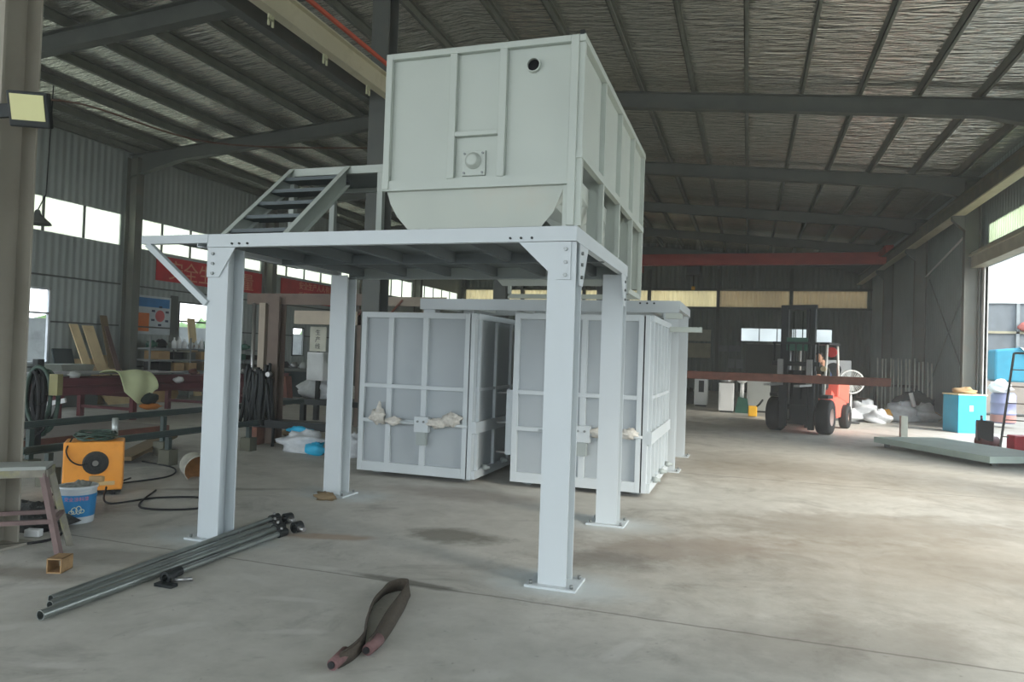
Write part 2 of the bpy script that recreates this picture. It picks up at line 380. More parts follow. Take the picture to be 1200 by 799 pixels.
# roof: foil faced insulation over purlins
for nm, xa, xb in (('ceiling', XL-.2, XC), ('ceiling', XC, XR+.2)):
    struct(MB().prism([(xa, YF, ztop(xa)+.2), (xb, YF, ztop(xb)+.2), (xb, YF, ztop(xb)+.26), (xa, YF, ztop(xa)+.26)], (0, YB-YF+.2, 0)), nm, FOIL)
px = [-3.5, -2.4, -1.3, -.2, .9, 2.0, 3.07, 4.15, 5.2, -4.6, -6.0, -7.15, -8.3, -9.45, -10.6, -11.75, -12.9, -14.05, -15.2, -16.1]
for x in px:
    z = ztop(x); sg = .1 if x < XC else -.1
    b = MB().box(x-.008, x+.008, YF, YB, z, z+.2)
    b.box(x-.008, x+.06, YF, YB, z, z+.012).box(x-.008, x+.06, YF, YB, z+.188, z+.2)
    struct(b, 'roof_purlin', PURLIN)
for i, Y in enumerate(FR):
    for x0, x1 in ((XL+.15, XC), (XC, XR-.1)):
        out = x0 if x1 == XC else x1; inn = XC; b = MB()
        sgn = 1 if inn > out else -1
        st = [(out, .62), (out+sgn*1.6, .36), (inn-sgn*1.2, .36), (inn, .5)]
        for (xa, ha), (xb, hb) in zip(st, st[1:]):
            za, zb = ztop(xa), ztop(xb)
            yo = lambda x: Y-(.55*(XC-x)/(XC-XL) if x < XC else 0)
            def slab(u0, u1, d0, d1, w):
                vs = [(xx, yo(xx)+sg*w/2, zz) for xx, z0_, z1_ in ((xa, za-u0, za-d0), (xb, zb-u1, zb-d1)) for sg in (-1, 1) for zz in (z0_, z1_)]
                b.add(vs, [(0, 1, 3, 2), (4, 6, 7, 5), (0, 4, 5, 1), (2, 3, 7, 6), (0, 2, 6, 4), (1, 5, 7, 3)])
            slab(0, 0, .014, .014, .2); slab(ha-.016, hb-.016, ha, hb, .2); slab(.014, .014, ha, hb, .01)
        struct(b, 'roof_rafter', STEELD)
    # columns
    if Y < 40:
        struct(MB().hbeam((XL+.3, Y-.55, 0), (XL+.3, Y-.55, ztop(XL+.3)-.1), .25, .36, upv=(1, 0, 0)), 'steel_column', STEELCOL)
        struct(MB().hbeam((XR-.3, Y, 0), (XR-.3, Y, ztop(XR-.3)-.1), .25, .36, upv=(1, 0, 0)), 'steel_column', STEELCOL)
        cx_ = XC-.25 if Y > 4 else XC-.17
        struct(MB().hbeam((cx_, Y, 0), (cx_, Y, ztop(XC)-.08), .3, .3, upv=(0, 1, 0)).box(cx_-.22, cx_+.22, Y-.22, Y+.22, 0, .02), 'steel_column', STEELD if Y > 4 else mat('near_column_lit', (150, 145, 132), .55, var=.08, scale=1.5, dirt=(136, 128, 116), dirtamt=.5))  # near column paler: the light on its front is put into the colour
# left wall --------------------------------------------------------
def wall_panels(name, x, ya, yb, z0, z1, holes, m, t=.06):
    """wall in the plane X=x, with rectangular holes (y0,y1,z0,z1)"""
    b = MB(); ys = sorted({ya, yb, *[h[0] for h in holes], *[h[1] for h in holes]})
    for y0, y1 in zip(ys, ys[1:]):
        cuts = sorted((h[2], h[3]) for h in holes if h[0] <= y0+1e-6 and h[1] >= y1-1e-6); z = z0
        for a, c in cuts:
            if a > z: b.box(x-t/2, x+t/2, y0, y1, z, a)
            z = c
        if z < z1: b.box(x-t/2, x+t/2, y0, y1, z, z1)
    return struct(b, name, m)
LW = [(12.0, 13.3, .98, 2.84), (17.5, 19.4, 1.34, 2.86), (23.25, 24.0, 1.25, 2.35), (29.5, 31.5, 1.1, 2.8), (4.8, 6.4, 1.0, 2.85)]
LS = [(a-.38, a+5.28, 4.22, 5.06) for a in (4, 10, 16, 22, 28, 34)]
LD = (-6.5, 2.6, 0, 4.4)  # unseen opening, added to bring daylight into the left aisle
wall_panels('wall_left', XL, YF, YB, 0, 6.9, LW+LS+[LD], CLAD)
nwin = [0]
def window_x(x, y0, y1, z0, z1, transom=None, mull=None, sill=True, col=None):
    nwin[0] += 1; col = col or STEELD; b = MB(); t = .035
    b.box(x-t, x+t, y0, y0+.05, z0, z1).box(x-t, x+t, y1-.05, y1, z0, z1).box(x-t, x+t, y0, y1, z0, z0+.05).box(x-t, x+t, y0, y1, z1-.05, z1)
    if transom: b.box(x-t, x+t, y0, y1, transom-.025, transom+.025)
    if mull: b.box(x-t, x+t, mull-.025, mull+.025, z0, z1)
    return struct(b, 'window_%d' % nwin[0], col)
PFR = mat('white_window_frame', (200, 204, 206), .5)
window_x(XL+.01, *LW[0], transom=2.22, col=PFR); window_x(XL+.01, *LW[1], transom=2.26); window_x(XL+.01, *LW[2]); window_x(XL+.01, *LW[3], transom=2.2)
for h in LS:
    nwin[0] += 1
    s = struct(MB().box(XL-.03, XL-.01, *h), 'window_%d' % nwin[0], STRIPW)
    b = MB()
    for k in range(1, 5):
        y = h[0]+(h[1]-h[0])*k/5; b.box(XL-.005, XL+.04, y-.025, y+.025, h[2], h[3])
    o = b.build('glazing_bar', STEELD, s)
for z in (3.15, 2.02, .9):     # girts
    b = MB()
    for a in (4, 10, 16, 22, 28, 34):
        segs = [(a-.4, a+5.3)]
        for w in LW:
            if w[2] < z < w[3]: segs = [q for (s0, s1) in segs for q in (((s0, w[0]), (w[1], s1)) if s0 < w[0] < s1 else ((s0, s1),))]
        for s0, s1 in segs: b.box(XL+.03, XL+.09, s0, s1, z-.02, z+.02)
    struct(b, 'trim_%d' % int(z*10), mat('girt', (86, 90, 86), .6))
# right wall --------------------------------------------------------
D1 = (16.4, 21.75, 0, 4.3); D2 = (2.0, 12.0, 0, 4.6)
RS = [(16.2, 21.6, 4.9, 5.4), (10.2, 15.8, 4.9, 5.4), (4.2, 9.8, 4.9, 5.4)]
wall_panels('wall_right', XR, YF, YB, 0, 6.89, [D1, D2]+RS, corrugated('wall_cladding_right', (150, 164, 164), 'Y', .2, c2=(134, 146, 148), depth=.015))
for h in RS:
    nwin[0] += 1
    struct(MB().box(XR-.01, XR+.01, *h), 'window_%d' % nwin[0], corrugated('green_sheet', (222, 230, 212), 'Y', .16, translucent=.7, c2=(190, 204, 170), depth=.02))
# door frame and rolled shutter box over the side door
for k, (y0, y1) in enumerate(((16.2, 21.95), (1.8, 12.2))):
    zt = 4.3 if k == 0 else 4.6
    d = struct(MB().box(XR-.32, XR-.04, y0, y1, zt, zt+.42).box(XR-.38, XR-.32, y0, y1, zt+.3, zt+.36), 'door_%d' % (k+1), mat('shutter_box', (158, 158, 140), .5))
    MB().box(XR-.06, XR+.06, y0, y0+.12, 0, zt).box(XR-.06, XR+.06, y1-.16, y1, 0, zt).build('door_jamb', mat('door_jamb', (206, 208, 204), .5), d)
struct(MB().box(XR-.05, XR+.05, 21.75, 22.2, 0, 4.3), 'trim_5', mat('door_jamb', (206, 208, 204), .5))
# X bracing and white service pipe on the right wall
b = MB().tube([(XR-.1, 22.4, 4.6), (XR-.1, 27.6, .8)], .02).tube([(XR-.1, 27.6, 4.6), (XR-.1, 22.4, .8)], .02)
struct(b, 'trim_6', mat('brace_grey', (120, 128, 126), .6))
tag(MB().tube([(XR-.12, 22.3, 5.55), (XR-.12, 24, 5.3), (XR-.12, 28.0, 4.75), (XR-.12, 28.8, 4.7), (XR-.12, 29.0, 4.95)], .03).build('service_pipe', WHITE), 'thin white service pipe running up the right wall below the crane rail', 'pipe')
# end walls -----------------------------------------------------------
BW = [(-.4, 4.1, 2.68, 3.42)]
b = MB(); zs = [(XL, XR)]
def end_wall(Y, m, holes, name):
    b = MB(); xs = sorted({XL, XR, XC, *[h[0] for h in holes], *[h[1] for h in holes]})
    for x0, x1 in zip(xs, xs[1:]):
        z = 0
        for h in sorted(holes, key=lambda h: h[2]):
            if h[0] <= x0+1e-6 and h[1] >= x1-1e-6:
                if h[2] > z: b.box(x0, x1, Y, Y+.06, z, h[2])
                z = h[3]
        b.prism([(x0, Y, z), (x1, Y, z), (x1, Y, ztop(x1)+.2), (x0, Y, ztop(x0)+.2)], (0, .06, 0))
    return struct(b, name, m)
BS = [(XL+.3+k*3.65, XL+.3+k*3.65+3.5, 4.5, 5.36) for k in range(6)]
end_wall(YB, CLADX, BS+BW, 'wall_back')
for k, h in enumerate(BS):
    nwin[0] += 1; struct(MB().box(h[0], h[1], YB+.0, YB+.02, h[2], h[3]), 'window_%d' % nwin[0], STRIPY if k < 4 else STRIPB)
    struct(MB().box(h[0]-.16, h[0], YB-.25, YB-.01, 0, 6.5), 'steel_column', STEELD)
nwin[0] += 1
b = MB()
for x in (-.4, .52, 1.4, 2.3, 3.2, 4.05): b.box(x, x+.05, YB-.02, YB+.04, 2.68, 3.42)
b.box(-.4, 4.1, YB-.02, YB+.04, 2.66, 2.72).box(-.4, 4.1, YB-.02, YB+.04, 3.38, 3.44)
o = struct(b, 'window_%d' % nwin[0], STEELD)
MB().box(-.38, 4.08, YB+.045, YB+.055, 2.7, 3.4).build('pane', corrugated('milky_pane', (236, 238, 236), 'X', 5, translucent=.7, depth=0), o)
struct(MB().box(XL, XR, YB-.12, YB-.02, 4.38, 4.48), 'trim_7', STEELD)
struct(MB().box(XL, XR, YB-.12, YB-.02, 5.38, 5.48), 'trim_8', STEELD)
# front gable above the open end (behind the camera)
b = MB()
for x0, x1 in ((XL, XC), (XC, XR)):
    b.prism([(x0, YF, 6.2), (x1, YF, 6.2), (x1, YF, ztop(x1)+.2), (x0, YF, ztop(x0)+.2)], (0, .06, 0))
struct(b, 'wall_front', CLADX)
# crane runway beams
b = MB().hbeam((XR-.62, YF, 5.95), (XR-.62, YB, 5.95), .2, .42).box(XR-.72, XR-.52, YF, YB, 5.74, 5.76)
struct(b, 'crane_runway', mat('runway_steel', (96, 98, 86), .6, var=.15, dirt=(134, 122, 84), dirtamt=.5))
struct(MB().box(XR-.75, XR-.49, YF, YB, 5.70, 5.735), 'crane_runway_flange', CREAM)
for Y in FR[:-1]:
    struct(MB().prism([(XR-.48, Y-.1, 5.70), (XR-.78, Y-.1, 5.70), (XR-.78, Y-.1, 5.6), (XR-.48, Y-.1, 5.3)], (0, .2, 0)), 'crane_bracket', STEELD)
b = MB().box(XC-.05, XC-.03, YF, YB-6, 5.46, 5.74).box(XC-.09, XC+.05, YF, YB-6, 5.44, 5.46).box(XC-.09, XC+.04, YF, YB-6, 5.74, 5.76)
struct(b, 'crane_runway', CREAM)
struct(MB().box(XC-.46, XC-.44, YF, YB-6, 5.5, 5.82).box(XC-.54, XC-.40, YF, YB-6, 5.48, 5.5), 'crane_runway', STEELD)
tag(MB().box(XC-.03, XC+.01, YF+1, YB-7, 5.9, 5.95).build('conductor_rail', mat('conductor_orange', (206, 96, 72), .5)), 'orange-red conductor rail above the cream crane beam, upper left', 'rail')
h0 = None
for k, Y in enumerate((5.8, 6.95, 8.08, 9.2)):
    b = MB().box(XC-.06, XC-.04, Y-.05, Y+.05, 5.36, 5.38).box(XC-.06, XC-.04, Y-.05, Y-.025, 5.3, 5.43).box(XC-.06, XC-.04, Y+.025, Y+.05, 5.3, 5.43).box(XC-.06, XC-.04, Y-.008, Y+.008, 5.36, 5.445)
    o = b.build('rail_insulator', mat('insulator', (190, 190, 160), .5))
    tag(o, 'small pale H-shaped insulator hanging in a row under the cream crane beam', 'insulator', 'insulators under the crane beam')
# ================================================================= PLATFORM
BOLT = mat('bolt', (128, 132, 130), .35, metal=.6)
def hleg(root, x0, y0, z1, w=.2, d=.2, mt=PAINTP):
    """H section post: flanges at front and back, web in the middle; base plate with bolts"""
    b = MB().box(x0, x0+w, y0, y0+.014, .015, z1).box(x0, x0+w, y0+d-.014, y0+d, .015, z1).box(x0+w/2-.006, x0+w/2+.006, y0+.014, y0+d-.014, .015, z1)
    lg = b.build('leg', mt, root)
    MB().box(x0-.08, x0+w+.08, y0-.06, y0+d+.06, 0, .016).build('base_plate', mt, lg)
    for sx in (-.045, w+.045):
        for sy in (-.02, d+.02): MB().cyl((x0+sx, y0+sy, .016), (x0+sx, y0+sy, .04), .013, n=6).build('anchor_bolt', BOLT, lg)
    return lg
def channel_y(b, x, y0, y1, z0, z1, s=1, t=.008, fl=.05):
    b.box(x-t/2, x+t/2, y0, y1, z0, z1).box(min(x, x-s*fl), max(x, x-s*fl), y0, y1, z1-t, z1).box(min(x, x-s*fl), max(x, x-s*fl), y0, y1, z0, z0+t)
def channel_x(b, y, x0, x1, z0, z1, s=1, t=.008, fl=.05):
    b.box(x0, x1, y-t/2, y+t/2, z0, z1).box(x0, x1, min(y, y+s*fl), max(y, y+s*fl), z1-t, z1).box(x0, x1, min(y, y+s*fl), max(y, y+s*fl), z0, z0+t)
P = thing('work_platform', (-2.7, 5.9, 0), 'tall pale grey steel platform on four posts carrying the hopper', 'platform')
ZD = 2.5
for x, y in ((-4.25, 4.85), (-1.345, 4.85), (-4.35, 6.85), (-1.345, 6.85)): hleg(P, x, y, 2.395)
b = MB(); channel_x(b, 4.83, -4.25, -1.14, 2.395, ZD, 1); b.build('front_beam', PAINTP, P)
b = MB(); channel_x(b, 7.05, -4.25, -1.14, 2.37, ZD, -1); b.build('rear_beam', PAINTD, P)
b = MB(); channel_y(b, -1.145, 4.83, 7.05, 2.395, ZD, 1); b.build('side_beam', PAINTP, P)
b = MB(); channel_y(b, -4.35, 4.83, 7.05, 2.395, ZD, -1); b.build('side_beam', PAINTP, P)
MB().box(-4.93, -4.24, 4.82, 4.88, 2.43, 2.5).build('outrigger', PAINTP, P)
MB().bar((-4.88, 4.85, 2.43), (-4.24, 4.85, 1.93), .05, .05, (0, 1, 0)).build('brace', PAINTP, P)
for k in range(6):
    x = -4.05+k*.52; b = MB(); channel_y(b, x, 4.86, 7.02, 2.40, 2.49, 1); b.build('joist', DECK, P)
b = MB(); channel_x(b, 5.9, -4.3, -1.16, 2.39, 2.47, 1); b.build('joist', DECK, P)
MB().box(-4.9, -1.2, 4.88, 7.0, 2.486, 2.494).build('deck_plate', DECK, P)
def gusset(poly, vec, bolts, n):
    g = MB().prism(poly, vec).build('gusset', PAINTP, P)
    for p in bolts:
        p = Vector(p); MB().cyl(p, p+Vector(n)*.015, .014, n=6).build('gusset_bolt', BOLT, g)
gusset([(-1.18, 4.845, 2.392), (-1.56, 4.845, 2.392), (-1.28, 4.845, 2.13), (-1.18, 4.845, 2.13)], (0, -.01, 0), [(-1.215, 4.835, z) for z in (2.34, 2.25, 2.16)], (0, -1, 0))
gusset([(-4.25, 4.845, 2.392), (-3.98, 4.845, 2.392), (-4.13, 4.845, 2.15), (-4.25, 4.845, 2.15)], (0, -.01, 0), [(-4.19, 4.835, z) for z in (2.34, 2.26, 2.18)], (0, -1, 0))
gusset([(-1.15, 4.95, 2.392), (-1.15, 5.22, 2.392), (-1.15, 5.06, 2.1), (-1.15, 4.95, 2.1)], (.01, 0, 0), [(-1.14, 5.0, z) for z in (2.33, 2.25, 2.16)], (1, 0, 0))
gusset([(-1.15, 6.96, 2.392), (-1.15, 6.72, 2.392), (-1.15, 6.86, 2.1), (-1.15, 6.96, 2.1)], (.01, 0, 0), [(-1.14, 6.9, z) for z in (2.33, 2.25, 2.16)], (1, 0, 0))
for x in (-1.62, -1.54, -1.46, -4.0, -3.93, -3.85): MB().cyl((x, 4.826, 2.42), (x, 4.815, 2.42), .009, n=8).build('beam_bolt', BLACKM, P)

# ================================================================= HOPPER
H = thing('storage_hopper', (-1.9, 6.3, 2.5), 'large pale grey rectangular steel hopper with ribbed sides on top of the platform', 'hopper')
HX0, HX1, HY0, HY1, HZ = -2.64, -1.16, 4.84, 7.86, 3.82
MB().box(HX0, HX1, HY0, HY0+.01, 2.8, HZ-.01).build('front_panel', PAINT, H)
MB().box(HX0, HX1, HY1-.01, HY1, 2.6, HZ-.01).build('rear_panel', PAINT, H)
MB().box(HX1-.01, HX1, HY0, HY1, 3.0, HZ-.01).build('side_panel', PAINT, H)
MB().box(HX0, HX0+.01, HY0, HY1, 2.8, HZ-.01).build('side_panel', PAINT, H)
rb = lambda x0, x1, z0, z1: MB().box(x0, x1, HY0-.045, HY0, z0, z1).build('rib', PAINT, H, bevel=.004)
rb(HX0, HX0+.05, 2.8, HZ); rb(HX1-.055, HX1, 2.5, HZ); rb(HX0+.05, HX1-.055, HZ-.045, HZ)
rb(-2.12, -2.065, 2.86, HZ-.045); rb(-1.735, -1.68, 2.86, HZ-.045); rb(-2.065, -1.735, 3.165, 3.2)
MB().box(HX0-.01, HX1-.055, HY0-.035, HY0, 2.79, 2.865).build('seam_strip', PAINT, H)
# right side ribs
sy = [4.82, 5.6, 6.36, 7.1, 7.82]
for k, y in enumerate(sy):
    z0 = 2.5 if k < 3 else 2.27
    MB().box(HX1, HX1+.04, y, y+.045, z0 if k else 2.5, HZ-.046).build('post', PAINT, H)
    MB().box(HX1-.09, HX1, y+.018, y+.028, 2.5 if k < 3 else 2.35, 3.0).build('web_plate', PAINT, H)
MB().box(HX1+.001, HX1+.045, HY0-.035, HY1+.01, HZ-.045, HZ+.005).build('top_rail', PAINT, H)
MB().box(HX1+.001, HX1+.045, HY0-.035, HY1+.01, 2.965, 3.02).build('mid_rail', PAINT, H)
MB().box(HX0-.02, HX0+.03, HY0, HY1, HZ-.045, HZ+.005).build('top_rail', PAINT, H)
MB().box(HX0, HX1, HY1-.03, HY1+.02, HZ-.045, HZ+.005).build('top_rail', PAINT, H)
MB().box(HX1, HX1+.03, 7.08, 7.9, 2.24, 2.29).build('bottom_rail', PAINT, H)
MB().box(HX0, HX1, 7.83, 7.88, 2.24, 2.29).build('bottom_rail', PAINT, H)
MB().box(HX0, HX0+.03, 7.83, 7.88, 2.27, 2.9).build('post', PAINT, H)
# tapering trough below
def trough(y0, y1, pts0, pts1, name):
    n = len(pts0); vs = [(x, y0, z) for x, z in pts0]+[(x, y1, z) for x, z in pts1]
    fs = [(i, i+1, n+i+1, n+i) for i in range(n-1)]+[tuple(range(n))[::-1], tuple(range(n, 2*n))]
    MB().add(vs, fs).build(name, mat('trough_primer', (176, 182, 173), .6, var=.06, scale=2, dirt=(178, 168, 152), dirtamt=.4), H)
tp = [(-2.63, 2.99), (-2.62, 2.79), (-2.59, 2.7), (-2.53, 2.6), (-2.44, 2.505), (-1.4, 2.505), (-1.32, 2.6), (-1.24, 2.79), (-1.24, 2.93)]
tv = [(-2.63, 2.99), (-2.62, 2.85), (-2.58, 2.8), (-2.5, 2.72), (-2.4, 2.65), (-1.5, 2.65), (-1.4, 2.72), (-1.24, 2.85), (-1.24, 2.93)]
ys = [4.845, 5.15, 5.62, 6.0, 6.38, 6.75, 7.05]
for k in range(6): trough(ys[k], ys[k+1], tp if k % 2 == 0 else tv, tv if k % 2 == 0 else tp, 'trough_section')
tq = [(x, z if z > 2.6 else z-.2) for x, z in tp]
trough(7.06, 7.82, tq, [(x, max(z, 2.62)) for x, z in tp], 'trough_section')
# bearing flange and round port
f = MB().box(-2.01, -1.83, HY0-.02, HY0, 2.88, 3.06).build('flange_plate', PAINT, H, bevel=.003)
MB().lathe([(.06, 0), (.06, .015), (.045, .02), (.045, .045), (.03, .05), (.0, .05)], (-1.92, HY0-.02, 2.985), (0, -1, 0)).build('bearing_hub', PAINT, f)
for sx in (-.07, .07):
    for sz in (-.07, .07): MB().cyl((-1.92+sx, HY0-.02, 2.97+sz), (-1.92+sx, HY0-.03, 2.97+sz), .009, n=6).build('bolt', BOLT, f)
pt = MB().ring((-1.49, HY0, 3.645), (-1.49, HY0-.03, 3.645), .052, .044).build('port_ring', PAINT, H)
MB().cyl((-1.49, HY0-.003, 3.645), (-1.49, HY0-.001, 3.645), .044).build('port_opening', mat('dark_inside', (14, 15, 18), .9), pt)
MB().box(HX1+.004, HX1+.036, HY0-.036, HY0, HZ, HZ+.03).build('corner_cap', BLACKM, H)

# ================================================================= STAIRS
T = thing('steel_staircase', (-3.85, 5.4, 2.5), 'short grey steel staircase standing on the platform left of the hopper', 'stairs')
def stringer(x, s):
    a, c = Vector((x, 4.86, 2.5)), Vector((x, 5.76, 3.27)); b = MB(); hh = .17
    b.prism([(x, 4.86, 2.5), (x, 5.06, 2.5), (x, 5.76, 3.09), (x, 5.76, 3.27)], (.008, 0, 0))
    b.bar(a+Vector((s*.025, 0, 0)), c+Vector((s*.025, 0, 0)), .05, .008, (0, -.77, .9))
    b.bar(Vector((x+s*.025, 5.06, 2.5)), Vector((x+s*.025, 5.76, 3.09)), .05, .008, (0, -.77, .9))
    b.build('stringer', PAINT, T)
stringer(-4.15, 1); stringer(-3.55, 1)
for y, z in ((4.93, 2.56), (5.11, 2.71), (5.28, 2.86), (5.46, 3.01), (5.64, 3.16)):
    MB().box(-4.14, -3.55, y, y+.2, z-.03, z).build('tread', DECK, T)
b = MB(); channel_x(b, 5.76, -4.15, -2.72, 3.2, 3.27, 1); b.build('landing_beam', PAINT, T)
b = MB(); channel_x(b, 6.5, -4.15, -2.72, 3.2, 3.27, -1); b.build('landing_beam', PAINT, T)
MB().box(-4.15, -4.1, 5.76, 6.5, 3.2, 3.27).build('landing_beam', PAINT, T)
MB().box(-4.14, -2.72, 5.78, 6.48, 3.245, 3.262).build('landing_plate', PAINTD, T)
for x, y in ((-4.15, 5.76), (-3.22, 5.76), (-3.22, 6.45), (-4.15, 6.45), (-2.78, 5.76)):
    MB().box(x, x+.055, y, y+.055, 2.5, 3.2).build('post', PAINT, T)

# ================================================================= TANK BOXES
def tank(x0, x1, y0, y1, z1, label, side_detail, ribs_x):
    t = thing('steel_tank', ((x0+x1)/2, (y0+y1)/2, 0), label, 'tank', 'pale grey steel box tanks behind the platform')
    z0 = .06
    MB().box(x0, x1, y0, y1, z0, z1-.02).build('body', PAINTT, t)
    for x in (x0+.1, x1-.2):
        for y in (y0+.15, y1-.25): MB().box(x, x+.1, y, y+.1, 0, z0).build('foot', PAINTD, t)
    # front door leaf with rails
    d = MB().box(x0+.02, x1-.08, y0-.05, y0-.03, z0+.02, z1-.03).build('door', PAINTT, t)
    dx1 = x1-.07; r = lambda a, b_, c, e, dy=.045: MB().box(a, b_, y0-.05-dy, y0-.05, c, e).build('door_rail', PAINTP, d, bevel=.003)
    r(x0, x0+.07, z0, z1); r(dx1-.06, dx1, z0, z1); r(x0+.07, dx1-.06, z1-.07, z1); r(x0+.07, dx1-.06, z0, z0+.12)
    r(x0+.07, dx1-.06, 1.12, 1.17); r(x0+.07, dx1-.06, .68, .73)
    for x in ribs_x: r(x-.035, x+.035, z0+.12, .68); r(x-.035, x+.035, .73, 1.12); r(x-.035, x+.035, 1.17, z1-.07)
    MB().box(dx1-.002, dx1+.018, y0-.06, y0-.01, z0, z1-.01).build('door_gap_shade', BLACK, t)  # black strip stands in for the dark gap beside the door
    MB().box(dx1+.018, x1, y0-.095, y0, z0, z1).build('corner_post', PAINTP, t)
    # latch
    lx = ribs_x[1]
    lt = MB().box(lx-.08, lx+.11, y0-.17, y0-.09, .6, .79).build('latch', PAINTP, t)
    MB().box(lx-.05, lx+.07, y0-.16, y0-.09, .44, .6).build('latch_block', PAINTD, lt)
    for q in (lx-.03, lx+.05): MB().cyl((q, y0-.17, .73), (q, y0-.185, .73), .014, n=8).build('latch_bolt', BOLT, lt)
    MB().cyl((x0+.35, y0-.125, .7), (x1-.05, y0-.125, .7), .018, n=10).build('lock_bar', PAINTP, t)
    # right side
    MB().box(x1, x1+.04, y0-.07, y1, z1-.07, z1).build('side_rail', PAINTP, t)
    MB().box(x1, x1+.04, y0-.07, y1, z0, z0+.1).build('side_rail', PAINTP, t)
    MB().box(x1, x1+.055, y0-.1, y1+.04, .62, .76).build('side_band', PAINTP, t)
    MB().box(x1, x1+.03, y0, y1, 1.13, 1.17).build('side_rail', PAINTP, t)
    n = side_detail
    for k in range(n+1):
        y = y0+.02+(y1-y0-.08)*k/n; MB().box(x1, x1+.035, y, y+.05, z0, z1-.07).build('side_rib', PAINTP, t)
    for k in range(3):
        y = y0+.25+k*.7; MB().lathe([(.0, 0), (.035, 0), (.035, .06), (.02, .065), (.02, .1), (0, .1)], (x1+.03, y, .17), (1, 0, 0), 14).build('roller', PAINTD, t)
    return t
rt_ = None
tank(-4.72, -3.16, 8.28, 10.2, 2.08, 'left of the two pale grey steel box tanks, wide gap beside it', 3, (-4.3, -3.82))
rt_ = tank(-2.7, -1.07, 8.42, 10.35, 2.1, 'right of the two pale grey steel box tanks, behind the platform posts', 5, (-2.2, -1.83))
MB().box(-2.82, -2.7, 8.46, 8.5, .36, 1.16).box(-2.8, -2.74, 8.45, 8.46, .55, 1.0).build('hinge_plate', PAINTP, rt_)
for z in (.38, .75, 1.12): MB().cyl((-2.95, 8.5, z), (-2.7, 8.5, z), .014, n=10).build('hinge_rod', CHROME, rt_)
for i, (x, z, rx, rz, ex) in enumerate(((-4.42, .78, .11, .09, 'pointed cloth rag on the left end of the left tank lock bar'), (-4.2, .73, .1, .05, 'low cloth rag beside the pointed one on the left tank'),
        (-3.6, .74, .14, .055, 'long cloth rag wrapped along the lock bar right of the left tank latch'), (-3.42, .79, .13, .075, 'bulky cloth rag at the right end of the left tank lock bar'))):
    b = MB().blob((x, 8.14, z-.02), (rx, .06, rz), i+3, .5, 18, 12)
    if i == 0: b.cyl((x+.01, 8.14, z+.02), (x+.01, 8.16, z+.17), .05, .012)
    tag(b.build('cloth_rag', RAG), ex, 'rag', 'cloth rags on the tank lock bars')
for i, (x, z, rx, rz, ex) in enumerate(((-2.0, .74, .08, .045, 'small cloth rag left of the right tank latch'), (-1.62, .74, .13, .05, 'cloth rag between the latch and the platform post on the right tank'),
        (-1.27, .75, .1, .06, 'dirty cloth rag at the right corner of the right tank'))):
    tag(MB().blob((x, 8.29, z-.02), (rx, .06, rz), i+13, .5, 18, 12).build('cloth_rag', RAG), ex, 'rag', 'cloth rags on the tank lock bars')

# second platform behind the tanks
P2 = thing('support_platform', (-3, 11.4, 0), 'second pale grey steel platform standing behind the two tanks', 'platform')
for x, y in ((-4.95, 10.5), (-1.16, 10.5), (-4.95, 12.2), (-1.16, 12.2)): hleg(P2, x, y, 2.38)
b = MB(); channel_x(b, 10.48, -5.0, -.94, 2.27, 2.44, 1); b.build('front_beam', PAINTP, P2)
b = MB(); channel_x(b, 12.42, -5.0, -.94, 2.3, 2.44, -1); b.build('rear_beam', PAINTP, P2)
b = MB(); channel_y(b, -.94, 10.48, 12.42, 2.32, 2.44, 1); b.build('side_beam', PAINTP, P2)
b = MB(); channel_y(b, -5.0, 10.48, 12.42, 2.32, 2.44, -1); b.build('side_beam', PAINTP, P2)
for k in range(5):
    b = MB(); channel_y(b, -4.4+k*.75, 10.5, 12.4, 2.33, 2.43, 1); b.build('joist', PAINTP, P2)
for x in (-1.5, -1.4, -1.3): MB().cyl((x, 10.475, 2.4), (x, 10.46, 2.4), .014, n=8).build('beam_bolt', BLACKM, P2)
for i, (z, x1) in enumerate(((2.13, -.82), (1.98, -.6))):
    tag(MB().box(-1.03, x1, 9.5+.6*i, 9.56+.6*i, z, z+.07).build('steel_bar', PAINT), ('short pale steel bar sticking out beside the right tank, upper of two', 'longer pale steel bar sticking out beside the right tank, lower of two')[i], 'bar', 'steel bars beside the right tank')
# ================================================================= NEAR FLOOR ITEMS
# bundle of round pipes
P0 = Vector((-3.74, 3.08, .033)); P1 = Vector((-3.98, 5.28, .033))
def steel_pipe(a, c, r, label, coup):
    t = thing('steel_pipe', tuple((Vector(a)+Vector(c))/2-Vector((0, 0, r))), label, 'pipe', 'oiled steel pipes on the floor')
    MB().ring(a, c, r, r*.8).build('tube', PIPE, t)
    d = (Vector(c)-Vector(a)).normalized()
    if coup >= 1:
        c = Vector(c)
        MB().ring(c-d*.05, c+d*.06, r*1.5, r*.9).build('coupling', BLACKM, t)
        MB().cyl(c+Vector((0, 0, r)), c+Vector((0, 0, r*2.2)), .012, n=8).build('clamp_screw', CHROME, t)
    if coup == 2:
        a = Vector(a); MB().ring(a-d*.03, a+d*.05, r*1.5, r*.9).build('coupling', BLACKM, t)
steel_pipe((-3.76, 3.08, .034), (-3.80, 5.30, .034), .03, 'nearest long steel pipe of the bundle on the floor, open left end', 1)
steel_pipe((-3.86, 3.22, .034), (-3.92, 5.42, .034), .026, 'long steel pipe of the bundle, second from the front', 1)
steel_pipe((-3.95, 3.30, .034), (-4.06, 5.6, .034), .024, 'rearmost steel pipe of the bundle, nearest the left platform post', 1)
steel_pipe((-3.68, 4.0, .030), (-3.69, 5.2, .030), .022, 'short steel pipe at the front right of the bundle, ending at the clamp', 2)
t = thing('pipe_clamp', (-3.65, 3.92, 0), 'dark pipe clamp with round jaw lying by the middle of the pipe bundle', 'clamp')
